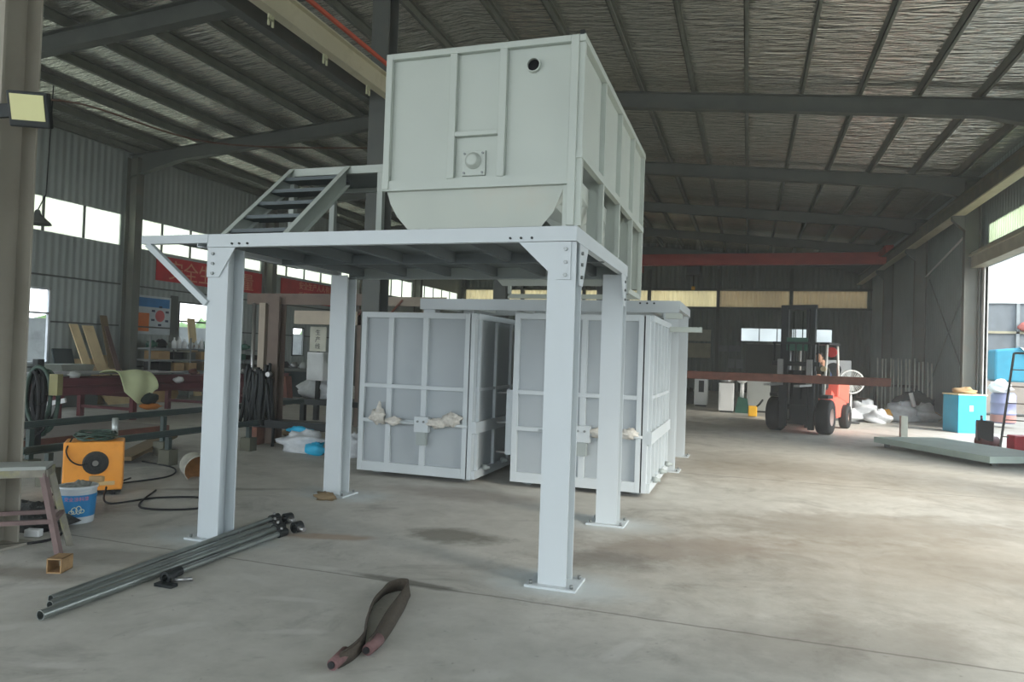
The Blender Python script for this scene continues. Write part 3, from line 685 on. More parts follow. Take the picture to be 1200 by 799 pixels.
MB().ring((-3.63, 3.86, .04), (-3.63, 3.93, .04), .04, .024).build('jaw', BLACKM, t)
MB().cyl((-3.6, 3.9, .02), (-3.5, 3.97, .02), .014).build('screw', CHROME, t)
MB().box(-3.66, -3.52, 3.8, 3.86, 0, .02).build('foot_plate', BLACKM, t)
for i, (x, y) in enumerate(((-3.66, 5.33), (-3.92, 5.56))):
    t = thing('pipe_coupling', (x, y, 0), ('dark swivel coupling at the near right end of the pipe bundle', 'dark swivel coupling at the far right end of the pipe bundle')[i], 'coupling', 'couplings at the pipe ends')
    MB().ring((x, y, .05), (x+.02, y+.07, .05), .048, .03).build('ring', BLACKM, t)
    MB().cyl((x+.05, y, .05), (x+.12, y-.02, .05), .02).build('bolt', CHROME, t)
# rusty hollow square tube offcut
b = MB(); c, s_ = math.cos(.45), math.sin(.45)
for dx, dz, w, h in ((0, .004, .1, .008), (0, .096, .1, .008)): b.cbox((-4.48, 3.8, dz), (.1, .14, .008), .35)
for sg in (-1, 1): b.cbox((-4.48+sg*.046*math.cos(.35), 3.8+sg*.046*math.sin(.35), .05), (.008, .14, .1), .35)
tag(b.build('square_tube', mat('rusty_tan', (156, 126, 88), .8, var=.25, scale=14, dirt=(110, 80, 52), dirtamt=.7, dscale=16)), 'short rusty hollow square tube offcut on the floor by the stool', 'tube')
# lifting sling: an endless webbing strap standing on edge
def ribbon(pts, w, z0):
    b = MB(); vs = []
    for (x, y, tilt, zz) in pts:
        vs += [(x, y, z0+zz), (x+tilt, y, z0+zz+w*(1-abs(tilt)*3))]
    n = len(pts); return b.add(vs, [(2*i, 2*i+1, (2*i+3), (2*i+2)) for i in range(n-1)], True)
lp = [(-1.915, 3.2, .02), (-1.9, 3.33, .01), (-1.93, 3.48, .01), (-2.02, 3.66, .02), (-2.11, 3.84, .03), (-2.17, 4.0, .03), (-2.2, 4.15, .03), (-2.21, 4.27, .02), (-2.17, 4.36, .01), (-2.11, 4.37, 0), (-2.06, 4.32, -.02),
      (-2.02, 4.2, -.03), (-1.97, 4.05, -.05), (-1.93, 3.9, -.06), (-1.89, 3.75, -.06), (-1.86, 3.62, -.05), (-1.84, 3.5, -.03), (-1.84, 3.4, -.01)]
def smooth(pts, k=6):
    out = []
    for i in range(len(pts)-1):
        p = [pts[max(i-1, 0)], pts[i], pts[i+1], pts[min(i+2, len(pts)-1)]]
        for j in range(k):
            u = j/k
            out.append(tuple(.5*((2*p[1][d])+(-p[0][d]+p[2][d])*u+(2*p[0][d]-5*p[1][d]+4*p[2][d]-p[3][d])*u*u+(-p[0][d]+3*p[1][d]-3*p[2][d]+p[3][d])*u**3) for d in range(len(pts[0]))))
    return out+[tuple(pts[-1])]
SL = thing('lifting_sling', (-2.0, 3.8, 0), 'dark webbing lifting sling looped on the floor in the foreground', 'sling')
ribbon([(x, y, tl, 0) for x, y, tl in smooth(lp)], .085, .001).build('webbing', STRAP, SL, solid=.008)
ribbon([(x+.012, y-.01, tl*.5, 0) for x, y, tl in smooth(lp[:6])], .075, .001).build('webbing', STRAP, SL, solid=.008)
for xx, yy, a in ((-1.91, 3.2, .1), (-1.84, 3.42, -.1)):
    b = MB(); b.cyl((xx, yy-.05, .035), (xx-.01, yy+.09, .04), .03, .034, n=12); b.build('eye_sleeve', TAPE, SL)
    MB().cyl((xx-.004, yy-.051, .035), (xx-.004, yy-.06, .035), .018).build('eye_end', BLACK, SL)

# stool / saw-horse at the left edge
st = thing('work_stool', (-5.15, 3.95, 0), 'low spattered steel stool with splayed legs at the left edge', 'stool')
sx0, sx1, sy0, sy1, sz = -5.55, -4.98, 3.72, 4.22, .66
# rotated frame: built along the local diagonal
def R2(x, y, c=(-5.2, 3.98), a=.72): dx, dy = x-c[0], y-c[1]; return (.1+c[0]+dx*math.cos(a)-dy*math.sin(a), c[1]-.1+dx*math.sin(a)+dy*math.cos(a))
cs = [R2(x, y) for x, y in ((-5.5, 3.84), (-4.95, 3.84), (-4.95, 4.12), (-5.5, 4.12))]
MB().prism([(x, y, .645) for x, y in cs], (0, 0, .025)).build('top_plate', mat('grey_dusty_top', (150, 154, 148), .7, var=.1, scale=8, dirt=(118, 120, 112), dirtamt=.6), st)
b = MB()
for i in range(4):
    p, q = cs[i], cs[(i+1) % 4]; b.bar((*p, .62), (*q, .62), .03, .05)
b.build('apron', STOOLM, st)
cc = R2(-5.22, 3.98)
feet = []
for i, (x, y) in enumerate(cs):
    d = Vector((x-cc[0], y-cc[1], 0)); f = Vector((x, y, 0))+d.normalized()*.14; feet.append(f)
    MB().bar((x-d.x*.06, y-d.y*.06, .62), f, .04, .04, (d.x, d.y, 0)).build('leg', STOOLR if i % 2 else STOOLM, st)
lv = lambda i, t: feet[i]*(1-t)+Vector((*cs[i], .62))*t
for i, j in ((0, 1), (2, 3), (1, 2), (0, 3)): MB().bar(lv(i, .45), lv(j, .45), .03, .03).build('stretcher', STOOLR, st)
tag(MB().blob((-5.75, 4.55, .06), (.34, .22, .13), 5, .5, 20, 12, 0).build('scrap_heap', mat('dark_scrap', (50, 52, 50), .7, var=.4, scale=20, bump=1, bscale=30)), 'dark heap of scrap and cloth on the floor behind the stool', 'scrap')
tag(MB().cbox((-5.42, 4.35, .035), (.12, .06, .06), .3).build('power_socket', WHITE, bevel=.006), 'small white power socket block on the floor under the stool', 'socket')
# welding machine
wc = (-6.47, 5.84); wa = .78
WM = thing('welding_machine', (wc[0], wc[1], 0), 'orange welding machine with a round fan grille and coiled cables on top', 'welding machine')
MB().cbox((wc[0], wc[1], .305), (.54, .36, .5), wa).build('cabinet', ORANGE, WM, bevel=.015)
fx = Vector((math.cos(wa), math.sin(wa), 0)); fn = Vector((math.sin(wa), -math.cos(wa), 0)); fc = Vector((wc[0], wc[1], 0))+fn*.18
MB().cbox(tuple(Vector(wc+(.06,))), (.52, .33, .05), wa).build('base_frame', BLACKM, WM)
gr = MB().lathe([(.0, .012), (.03, .02), (.1, .02), (.115, .008), (.12, 0)], fc+Vector((0, 0, .34))+fx*.02, fn, 24).build('fan_grille', mat('grille', (54, 56, 54), .7, var=.3, scale=30), WM)
b = MB()
for k in (.04, .06, .08, .1):
    pts = [fc+Vector((0, 0, .34))+fx*.02+fn*.024+(fx*math.cos(t)+Vector((0, 0, 1))*math.sin(t))*k for t in [2*PI*i/20 for i in range(21)]]
    b.tube(pts, .003, 5)
b.build('grille_wire', BLACKM, gr)
MB().cyl(fc+fx*.02+Vector((0, 0, .34))+fn*.015, fc+fx*.02+Vector((0, 0, .34))+fn*.035, .028).build('fan_hub', mat('hub', (120, 118, 112), .6), gr)
for sg in (-1, 1):
    for d in (-.14, .14):
        p = Vector((wc[0], wc[1], .035))+fx*sg*.19+fn*d; MB().cyl(p-fx*.02, p+fx*.02, .035).build('castor', BLACK, WM)
MB().cbox(tuple(fc+fn*.01+Vector((0, 0, .13))), (.4, .012, .04), wa).build('lower_trim', mat('tr', (200, 170, 120), .6), WM)
def coil(c, r0_, n, tube_r, seed, hz=.02, sq=1):
    q = random.Random(seed); pts = []
    for i in range(n*18):
        t = 2*PI*i/18; r = r0_*(1+.14*math.sin(i*.13+seed)+.06*q.uniform(-1, 1))
        pts.append((c[0]+r*math.cos(t), c[1]+sq*r*math.sin(t), c[2]+hz*(.5+.5*math.sin(i*.29+seed))+.01*q.random()))
    return smooth(pts, 2)
CABLE = mat('cable_green', (58, 78, 68), .5, var=.2, scale=30)
top = Vector((wc[0], wc[1], .55))
tag(MB().tube(coil(top+Vector((0, 0, .015)), .17, 7, .01, 2, .07), .009, 6).build('welding_cable', CABLE), 'dark green coiled welding cable heaped on the orange machine', 'cable')
hz = [top+fx*-.2+fn*.1+Vector((0, 0, .04)), fc-fx*.24+fn*.03+Vector((0, 0, .48)), fc-fx*.2+fn*.04+Vector((0, 0, .38)), fc-fx*.12+fn*.04+Vector((0, 0, .33)), fc-fx*.05+fn*.03+Vector((0, 0, .34))]
tag(MB().tube(smooth([tuple(p) for p in hz], 5), .008, 6).build('earth_cable', BLACK), 'black cable hanging down the front of the orange welding machine', 'cable')
cyl0 = Vector((wc[0], wc[1], .55))+fx*.17-fn*.12
tag(MB().cyl(cyl0, cyl0+Vector((0, 0, .22)), .032).build('steel_cylinder', mat('bright_tube', (170, 176, 172), .35, metal=.5)), 'short bright steel cylinder standing on the orange welding machine', 'cylinder')
# bucket
bc = Vector((-5.56, 4.86, 0))
B = thing('paint_bucket', tuple(bc), 'white plastic bucket with a blue printed label, full of scrap', 'bucket')
MB().lathe([(0, .003), (.128, .003), (.132, .02), (.15, .3), (.158, .305), (.158, .325), (.146, .327), (.126, .03), (0, .03)], bc, n=32).build('pail', mat('bucket_white', (206, 212, 214), .45), B)
lb = MB().lathe([(.1365, .065), (.149, .255)], bc, n=40).build('label_band', BLUEP, B)
MB().tube([bc+Vector((.16*math.cos(t), .16*math.sin(t)-.03*math.sin(t), .3+.02*math.sin(t*2))) for t in [PI*(1+i/12) for i in range(13)]], .003, 5).build('handle', WHITE, B)
def wrap_text(s, size, z, a0, m, name, parent):
    vs, fs = text(s, size, .0006); b = MB(); out = []
    for v in vs:
        zz = z+v.y; r = .1372+(.149-.1365)*(zz-.065)/.19+.0006+v.z; t = a0+v.x/r
        out.append(bc+Vector((r*math.cos(t), r*math.sin(t), zz)))
    return b.add(out, fs).build(name, m, parent)
ang = math.atan2(-bc.y, -bc.x)
wrap_text('安全涂料漆', .04, .208, ang-.05, mat('label_pink', (216, 130, 150), .5), 'lettering', lb)
b = MB()
for (ox, oz, rx, rz) in ((-.02, .125, .022, .028), (.012, .13, .02, .034), (.035, .118, .02, .016), (-.042, .11, .02, .014)):
    pts = []
    for i in range(21):
        t = 2*PI*i/20; x = ox+rx*math.cos(t); zz = oz+rz*math.sin(t); r = .1375+(.0125)*(zz-.065)/.19+.002
        pts.append(bc+Vector((r*math.cos(ang+x/r), r*math.sin(ang+x/r), zz)))
    b.tube(pts, .0028, 5)
b.build('emblem', mat('emblem_cream', (226, 226, 190), .5), lb)
tag(MB().blob(bc+Vector((0, 0, .3)), (.115, .115, .055), 9, .5, 16, 10).build('scrap_pile', mat('scrap_mix', (124, 126, 120), .7, var=.5, scale=22, bump=1, bscale=30)), 'grey-green scrap heaped in the white and blue bucket', 'scrap')
tag(MB().cbox(tuple(bc+Vector((.1, .1, .37))), (.12, .05, .05), .3).build('glove_box', CARD, bevel=.01), 'small tan packet on top of the scrap in the bucket', 'packet')
# overturned pail further back
pc = Vector((-6.25, 7.05, .13)); ax = Vector((.75, -.45, -.12)).normalized()
K = thing('mixing_pail', (pc.x, pc.y, 0), 'dented grey pail lying on its side, rusty inside', 'pail')
MB().lathe([(0, 0), (.125, 0), (.14, .02), (.16, .28), (.165, .28)], pc-ax*.14, ax, 26).build('shell', mat('pail_shell', (206, 204, 192), .6, var=.2, scale=12, dirt=(120, 116, 100), dirtamt=.7, dscale=7), K, solid=.006)
MB().lathe([(0, .02), (.12, .02), (.152, .25)], pc-ax*.14, ax, 26).build('rusty_lining', mat('pail_rust', (140, 100, 56), .8, var=.3, scale=10), K)
# floor cables
def cable(pts, r, label, name='floor_cable', m=BLACK): return tag(MB().tube(smooth([(x, y, z) for x, y, z in pts], 8), r, 6).build(name, m), label, 'cable')
cable([(-6.2, 5.75, .1), (-5.9, 5.5, .012), (-5.7, 5.9, .012), (-5.3, 6.1, .012), (-5.0, 5.7, .012), (-5.5, 5.5, .012), (-6.0, 6.2, .012)], .01, 'black cable looping on the floor right of the welding machine')
cable([(-7.6, 7.6, .012), (-6.9, 7.4, .012), (-6.5, 6.9, .012), (-6.6, 6.3, .02), (-6.4, 6.25, .1)], .01, 'black cable running back from the welding machine to the low rail')
cable([(-6.6, 5.5, .05), (-6.2, 5.0, .012), (-5.9, 4.9, .012), (-5.5, 4.7, .012), (-5.2, 4.3, .012), (-5.5, 3.9, .012)], .011, 'black cable snaking on the floor behind the bucket to the stool')

# ================================================================= LEFT COLUMN FITTINGS
FL = thing('floodlight', (-5.16, 3.84, 3.33), 'square black floodlight with a pale lens high on the left column', 'floodlight')
def rotbox(c, sz, m3):
    b = MB().cbox((0, 0, 0), sz); b.v = [m3 @ v + Vector(c) for v in b.v]; return b
fm = Matrix.Rotation(math.radians(28), 3, 'Z') @ Matrix.Rotation(math.radians(18), 3, 'X')
fc2 = Vector((-4.98, 3.82, 3.25))
rotbox(fc2, (.27, .07, .25), fm).build('housing', BLACKM, FL, bevel=.012)
rotbox(fc2+fm@Vector((0, -.038, .015)), (.22, .01, .18), fm).build('lens', LAMPG, FL)
MB().bar((-5.4, 3.83, 3.27), (-5.05, 3.86, 3.27), .03, .1).build('bracket', BLACKM, FL)
tag(MB().tube(coil((-5.35, 3.8, 2.0), .06, 3, .01, 4, .05), .012, 6).tube(smooth([(-5.42, 3.8, 2.25), (-5.38, 3.78, 2.1), (-5.34, 3.78, 1.9), (-5.26, 3.78, 1.8), (-5.3, 3.8, 1.95), (-5.36, 3.8, 2.2)], 6), .01, 6).build('cable_coil', mat('dusty_cable', (96, 94, 94), .7, var=.3, scale=30)), 'dusty cable coil hung on the left column at head height', 'cable')
tag(MB().box(-5.62, -5.33, 3.7, 3.84, 1.5, 1.83).build('switch_box', mat('beige_box', (176, 160, 128), .6), bevel=.01), 'beige switch box fixed to the left column at the frame edge', 'box')
PL = thing('pendant_lamp', (-14, 11, 3.95), 'dark conical factory pendant lamp before the left wall clerestory', 'lamp')
MB().lathe([(.03, .3), (.05, .27), (.07, .2), (.1, .17), (.24, .04), (.26, 0), (.25, 0), (.23, .035), (.05, .16), (0, .16)], (-14, 11, 3.95), n=24).build('lamp_shade', STEELD, PL)
MB().tube([(-14, 11, 4.24), (-13.98, 11.15, 4.6), (-13.97, 11.2, 6.9)], .012, 6).build('cord', BLACK, PL)
tag(MB().tube(smooth([(-16.1, 10.2, 6.2), (-13, 10.6, 6.3), (-11, 12.5, 5.9), (-9, 15.8, 6.6)], 8), .02, 6).build('roof_cable', mat('brown_cable', (90, 66, 52), .7)), 'thin brown cable sagging under the left roof slope', 'cable')

# ================================================================= LEFT BACKGROUND
# maroon beams on trestles along the left aisle
def trestle(y, lab):
    t = thing('trestle', (-12.6, y, 0), lab, 'trestle', 'maroon trestles under the beams')
    MB().box(-13.4, -11.8, y-.05, y+.05, .46, .56).build('top_rail', MAROON, t)
    for x in (-13.3, -11.9): MB().box(x-.05, x+.05, y-.05, y+.05, 0, .46).build('leg', MAROON, t)
    MB().box(-13.3, -11.9, y-.03, y+.03, .18, .24).build('cross_rail', MAROON, t)
for k, y in enumerate((9.9, 11.6, 14.0, 16.6)): trestle(y, ('maroon steel trestle under the near end of the beam stack', 'maroon steel trestle second from the near end', 'maroon steel trestle third from the near end', 'maroon steel trestle under the far end of the beams')[k])
lx = [(-11.95, .56), (-12.3, .56), (-12.65, .56), (-13.0, .56), (-12.1, .72), (-12.6, .72)]
names = ['maroon steel beam on the trestles, lower row nearest the aisle', 'maroon steel beam on the trestles, second in the lower row', 'maroon steel beam on the trestles, third in the lower row', 'maroon steel beam on the trestles, lower row nearest the wall', 'maroon steel beam on top of the stack, aisle side', 'maroon steel beam on top of the stack, wall side']
for (x, z), lab in zip(lx, names):
    y1 = 17.4 if z > .6 else 16.9
    tag(MB().hbeam((x, 9.4+rnd.uniform(0, .5), z+.075), (x, y1-rnd.uniform(0, .7), z+.075), .15, .15, .01, .012).build('maroon_beam', MAROON), lab, 'beam', 'maroon beams stacked on trestles')
tag(MB().box(-13.3, -12.2, 10.0, 13.4, .92, .94).build('sheet_panel', mat('grey_sheet', (140, 140, 140), .6)), 'thin grey sheet laid over the maroon beam stack', 'sheet')
for k in range(7):
    x, y = ((-11.98, 12.9), (-12.0, 14.2), (-12.5, 13.9), (-12.05, 15.2), (-12.6, 15.0), (-12.1, 10.4), (-12.55, 16.1))[k]
    tag(MB().blob((x, y, .93 if k > 0 and x < -12.04 or k == 5 else .78), (.09, .12, .07), 200+k, .4, 12, 8).build('steel_offcut', (WHITE, GREYPAINT, RUST, CHROME, BLACKM, GREYPAINT, WHITE)[k]), 'small steel offcut lying on the maroon beam stack', 'offcut', 'offcuts on the maroon beams')
# pale-green cloth cover
CV = thing('cloth_cover', (-11.5, 11.3, .8), 'pale green cloth cover draped over the beams, dark and orange hem', 'cover')
def drape(y0, y1, x0, z0_, seed):
    vs = []; n, m = 14, 12
    prof = [(-.5, .0), (-.38, .05), (-.22, .07), (-.1, .08), (.03, .05), (.1, -.04), (.14, -.14), (.16, -.24), (.17, -.34), (.175, -.42), (.17, -.5), (.16, -.56), (.15, -.6)]
    for i in range(n+1):
        u = i/n; y = y0+(y1-y0)*u
        for j, (dx, dz) in enumerate(prof):
            k = math.sin(u*9+seed+j*.4)*.03
            vs.append((x0+dx+k, y+(.15*(1-u) if j > 6 else 0)*(j-6)*.1, z0_+dz*(1 if j < 5 else .55+.45*math.sin(PI*min(1, u*1.1)))+k*.6))
    w = len(prof); return MB().add(vs, [(i*w+j, i*w+j+1, (i+1)*w+j+1, (i+1)*w+j) for i in range(n) for j in range(w-1)], True)
drape(11.2, 12.1, -11.95, .92, 1).build('cloth', LIME, CV, solid=.02, sub=1)
MB().blob((-11.72, 11.85, .42), (.12, .2, .12), 4, .3).build('dark_hem', mat('dark_hem', (40, 52, 50), .8), CV)
MB().blob((-11.7, 11.85, .27), (.12, .26, .06), 6, .4).build('orange_trim', mat('orange_hem', (210, 132, 60), .7), CV)
# low rails on stands running along the aisle
def rail(x, y0, y1, z, lab, ys_):
    t = thing('low_rail', (x, (y0+y1)/2, 0), lab, 'rail', 'dark green low rails on stands')
    MB().hbeam((x, y0, z), (x, y1, z), .06, .08, .01, .012).build('rail_beam', DKGREEN, t)
    for y in ys_:
        s_ = MB().box(x-.03, x+.03, y-.03, y+.03, .18, z-.05).build('stand', DKGREEN, t)
        MB().box(x-.09, x+.09, y-.08, y+.08, 0, .2).build('stand_foot', mat('stand_block', (92, 92, 78), .8), s_)
rail(-7.18, 5.6, 9.4, .41, 'dark green low rail on stands, nearer one, behind the welding machine', (5.9, 7.6, 9.2))
rail(-7.85, 5.6, 11.6, .6, 'dark green long rail on stands, farther one toward the left wall', (6.2, 8.2, 10.4))
t = thing('steel_sheet', (-10.9, 8.6, 0), 'large grey-brown steel sheet lying on low brown bearers at left', 'sheet')
MB().box(-12.2, -9.85, 6.4, 10.4, .1, .115).build('plate', mat('sheet_brown', (128, 120, 116), .6, var=.08, scale=2), t)
for y in (6.5, 8.4, 10.2): MB().box(-12.1, -9.9, y, y+.1, 0, .1).build('bearer', RUST, t)
MB().box(-9.87, -9.82, 6.4, 10.4, .03, .12).build('edge_strip', RUST, t)
t = thing('timber_plank', (-8.2, 8.3, 0), 'old brown timber plank propped low on the floor by the rails', 'plank')
MB().bar((-7.75, 7.4, .06), (-8.5, 9.0, .16), .26, .05).build('board', WOODD, t)
MB().bar((-8.2, 8.35, .0), (-8.62, 8.9, .02), .1, .06).build('batten', WOODD, t)
# small machine vice near the sheet edge
t = thing('chop_saw', (-11.9, 9.65, .115), 'small grey chop saw with a white guard on the steel sheet', 'saw')
MB().box(-12.15, -11.6, 9.5, 9.8, .115, .16).build('base', BLACKM, t)
MB().box(-11.95, -11.75, 9.52, 9.75, .16, .4).build('motor', GREYPAINT, t)
MB().bar((-11.9, 9.65, .42), (-11.65, 9.85, .5), .12, .08).build('guard', WHITE, t)
# hose heap beside the column
t = thing('hose_rack', (-9.6, 7.7, 0), 'tall dark heap of black hoses hung on a stand behind the left column', 'hoses')
MB().box(-9.7, -9.6, 7.65, 7.75, 0, 1.3).box(-9.9, -9.4, 7.4, 8.0, 0, .03).build('stand', BLACKM, t)
for k in range(7):
    c = Vector((-9.6+rnd.uniform(-.1, .1), 7.7+rnd.uniform(-.12, .12), .75+rnd.uniform(-.1, .15))); pts = []
    a = rnd.uniform(-.6, .6); rr = rnd.uniform(.22, .34)
    for i in range(25):
        tt = 2*PI*i/24; pts.append((c.x+rr*.75*math.cos(tt)*math.cos(a), c.y+rr*.75*math.cos(tt)*math.sin(a), c.z+rr*1.6*math.sin(tt)*(1 if math.sin(tt) < 0 else .95)))
    MB().tube(pts, .028, 7).build('hose', BLACK if k % 3 else CABLE, t)
MB().cbox((-9.3, 7.7, .95), (.12, .12, .3), .3).build('handle_block', mat('olive_block', (140, 136, 96), .7), t)
cable([(-9.4, 7.7, .5), (-9.3, 7.5, .3), (-9.5, 7.2, .14), (-9.4, 6.9, .02)], .015, 'black hose end hanging from the hose stand to the floor')
# boards leaning on the left wall
def lean(name, y0, y1, z1, m, lab, off=.5, sh=0, th=.03, grp='boards leaning on the left wall'):
    b = MB().prism([(XL+.15+off, y0, .0), (XL+.15+off, y1, .0), (XL+.12, y1+sh, z1), (XL+.12, y0+sh, z1)], (th, 0, .01)); return tag(b.build(name, m), lab, 'board', grp)
lean('plywood_board', 13.9, 14.14, 1.98, WOOD, 'tall plywood strip leaning on the left wall, left of two', .8, -.15)
lean('plywood_board', 14.33, 14.65, 1.96, WOOD, 'tall plywood strip leaning on the left wall, right of two', .7, -.2)
lean('plywood_board', 13.95, 14.7, 1.1, WOOD, 'broad low plywood panel in front of the two tall strips', 1.15, -.1)
lean('plywood_board', 14.9, 15.3, 1.2, WOOD, 'short plywood board leaning right beside the dark boards', 1.1, -.35)
lean('timber_board', 14.75, 14.95, 2.25, WOODD, 'tall dark timber board leaning on the left wall', .5, -.1)
lean('timber_board', 14.98, 15.12, 2.2, mat('red_timber', (104, 84, 80), .8), 'narrow reddish timber leaning between dark board and plywood', .6, -.3)
lean('rubber_sheet', 14.8, 15.2, 1.2, mat('black_sheet', (44, 56, 56), .8), 'dark sheet leaning behind the short plywood board', .35, 0)
lean('rubber_sheet', 13.3, 13.85, 1.35, mat('black_sheet', (44, 56, 56), .8), 'dark sheet leaning on the left wall under the window edge', .4, 0)
tag(MB().prism([(-15.9, 12.85, .55), (-15.9, 13.45, .55), (-15.9, 13.6, 1.0), (-15.9, 12.7, 1.0)], (.7, 0, 0)).build('metal_trough', mat('trough_grey', (134, 138, 128), .7, var=.15)), 'grey flared metal trough standing under the left window', 'trough')
tag(MB().box(-16.0, -15.1, 12.4, 13.65, 0, .55).build('tool_cabinet', mat('cabinet_grey', (92, 98, 96), .6), bevel=.02), 'low grey cabinet under the flared metal trough', 'cabinet')
# information board on the wall
t = thing('notice_board', (XL+.1, 16.4, 1.9), 'wall notice board with blue heading and large orange panel', 'sign')
MB().box(XL+.04, XL+.07, 15.6, 17.15, 1.82, 2.92).build('board', mat('board_white', (196, 204, 206), .5), t)
MB().box(XL+.07, XL+.075, 15.6, 17.1, 2.6, 2.86).build('heading', mat('board_blue', (70, 130, 184), .5), t)
MB().box(XL+.07, XL+.078, 15.65, 16.35, 1.9, 2.42).build('orange_panel', mat('board_orange', (222, 120, 50), .5), t)
MB().cyl((XL+.07, 16.75, 2.36), (XL+.078, 16.75, 2.36), .17, n=20).build('red_emblem', mat('board_red', (208, 110, 110), .5), t)
for k in range(6):
    a = 2*PI*k/6+.5; MB().cbox((XL+.078, 16.75+.3*math.cos(a), 2.36+.26*math.sin(a)), (.006, .12, .06)).build('print_mark', mat('board_navy', (52, 60, 84), .5), t)
MB().box(XL+.04, XL+.06, 17.15, 17.45, 1.6, 3.0).build('grey_trim', STEELD, t)
# red banners
def banner(y0, y1, z0, z1, s, lab):
    t = thing('wall_banner', (XL+.1, (y0+y1)/2, z0), lab, 'banner', 'red banners on the left wall')
    MB().box(XL+.05, XL+.07, y0, y1, z0, z1).build('cloth', mat('banner_red', (196, 52, 56), .7), t)
    for size, zz, ss in s:
        vs, fs = text(ss, size, .004); b = MB(); b.add([(XL+.074+v.z, (y0+y1)/2+v.x, zz+v.y) for v in vs], fs).build('lettering', mat('banner_letters', (216, 150, 120), .6), t)
banner(16.55, 21.3, 3.4, 4.12, [(.62, 3.52, '安全生产 质量')], 'long red banner with faded lettering high on the left wall')
banner(22.4, 27.0, 3.3, 4.12, [(.3, 3.84, '安全生产人人有责'), (.3, 3.46, '质量第一预防为主')], 'second red banner with two faded lines, behind the platform post')
# shelving rack with jars
R = thing('storage_rack', (-15.7, 17.4, 0), 'grey storage rack with two shelves against the left wall', 'rack')
RK = mat('rack_grey', (128, 134, 134), .6)
for z in (.78, 1.1, 1.42): MB().box(-16.1, -15.5, 15.6, 20.3, z-.02, z+.02).build('shelf', RK, R)
for y in (15.6, 17.1, 18.7, 20.25):
    for x in (-16.1, -15.5): MB().box(x-.02, x+.02, y-.02, y+.02, 0, 1.75).build('upright', RK, R)
for k in range(6):
    y = 16.6+k*.22+rnd.uniform(-.03, .03); h = rnd.uniform(.24, .34)
    tag(MB().lathe([(0, 0), (.065, 0), (.07, h*.6), (.02, h*.8), (.02, h), (0, h)], (-15.65, y, 1.44), n=12).build('bottle', WHITE), 'small white bottle in the row on the rack top shelf', 'bottle', 'white bottles on the rack')
for k in range(7):
    y = [15.9, 16.25, 17.5, 18.0, 18.4, 19.3, 19.8][k]; sz = rnd.uniform(.12, .22)
    tag(MB().blob((-15.75, y, 1.44+sz*.55), (.16, .16, sz*.6), k+40, .4, 12, 8, 1.44).build('hardware_heap', (GREEN, BLACKM, WOODD)[k % 3]), 'dark heap of machine parts on the rack top shelf', 'parts', 'part heaps on the rack top shelf')
for k in range(8):
    y = 15.9+k*.56; w = rnd.uniform(.3, .45); h = rnd.uniform(.18, .3)
    m = (CARD, BLACKM, STEELD, WOOD, RED, GREYPAINT, GREEN, BLACKM)[k] if k != 4 else RED
    tag(MB().box(-16.0, -15.5, y, y+w, 1.121, 1.121+h*.8).build('parts_box', (CARD, BLACKM, STEELD, CARD, BLACKM, GREYPAINT, GREEN, BLACKM)[k], bevel=.01), 'small parts box in the row on the rack middle shelf', 'box', 'boxes on the rack middle shelf')
    tag(MB().box(-16.0, -15.45, y, y+w, .801, .801+h*.85).build('storage_box', (BLACKM, CARD, CARD, WOODD, RED, BLACKM, STEELD, BLACKM)[k], bevel=.01), ('bright red box on the rack lower shelf' if k == 4 else 'storage box in the row on the rack lower shelf'), 'box', None if k == 4 else 'boxes on the rack lower shelf')
lean('timber_board', 17.75, 18.05, 2.35, WOOD, 'pale timber board leaning against the rack before the second window', .35, .0, .04, 'boards leaning on the rack')
tag(MB().blob((-15.0, 15.6, .2), (.3, .4, .3), 60, .4, 14, 10, 0).build('rubble_sack', CARD), 'brown sack slumped beside the column and rack', 'sack')
# grey covered chair-back shape
t = thing('covered_machine', (-9.3, 12.3, 0), 'grey rounded cover standing behind the left platform post', 'machine')
MB().lathe([(0, 1.08), (.12, 1.07), (.24, 1.0), (.29, .85), (.27, .6), (.22, .4), (.17, .2), (0, .2)], (-9.3, 12.3, 0), n=20).build('cover', mat('grey_cover', (150, 148, 146), .8, var=.08), t)
MB().box(-9.38, -9.22, 12.22, 12.38, 0, .25).build('pedestal', STEELD, t)
# far left bench, racks under second banner
t = thing('work_bench', (-13.6, 20.6, 0), 'dark green workbench by the far left wall with tools', 'bench')
MB().box(-15.2, -13.0, 19.6, 21.4, .82, .9).build('top', STEELD, t)
MB().box(-15.0, -13.2, 19.8, 21.2, 0, .82).build('cabinet', mat('bench_green', (36, 52, 50), .6), t)
for k in range(5): tag(MB().blob((-14.8+k*.35, 20.2, .98), (.13, .13, .12), k+70, .4, 10, 7, .9).build('machine_part', (GREYPAINT, BLACKM, CHROME)[k % 3]), 'small machine part in the row on the far green workbench', 'parts', 'machine parts on the far workbench')

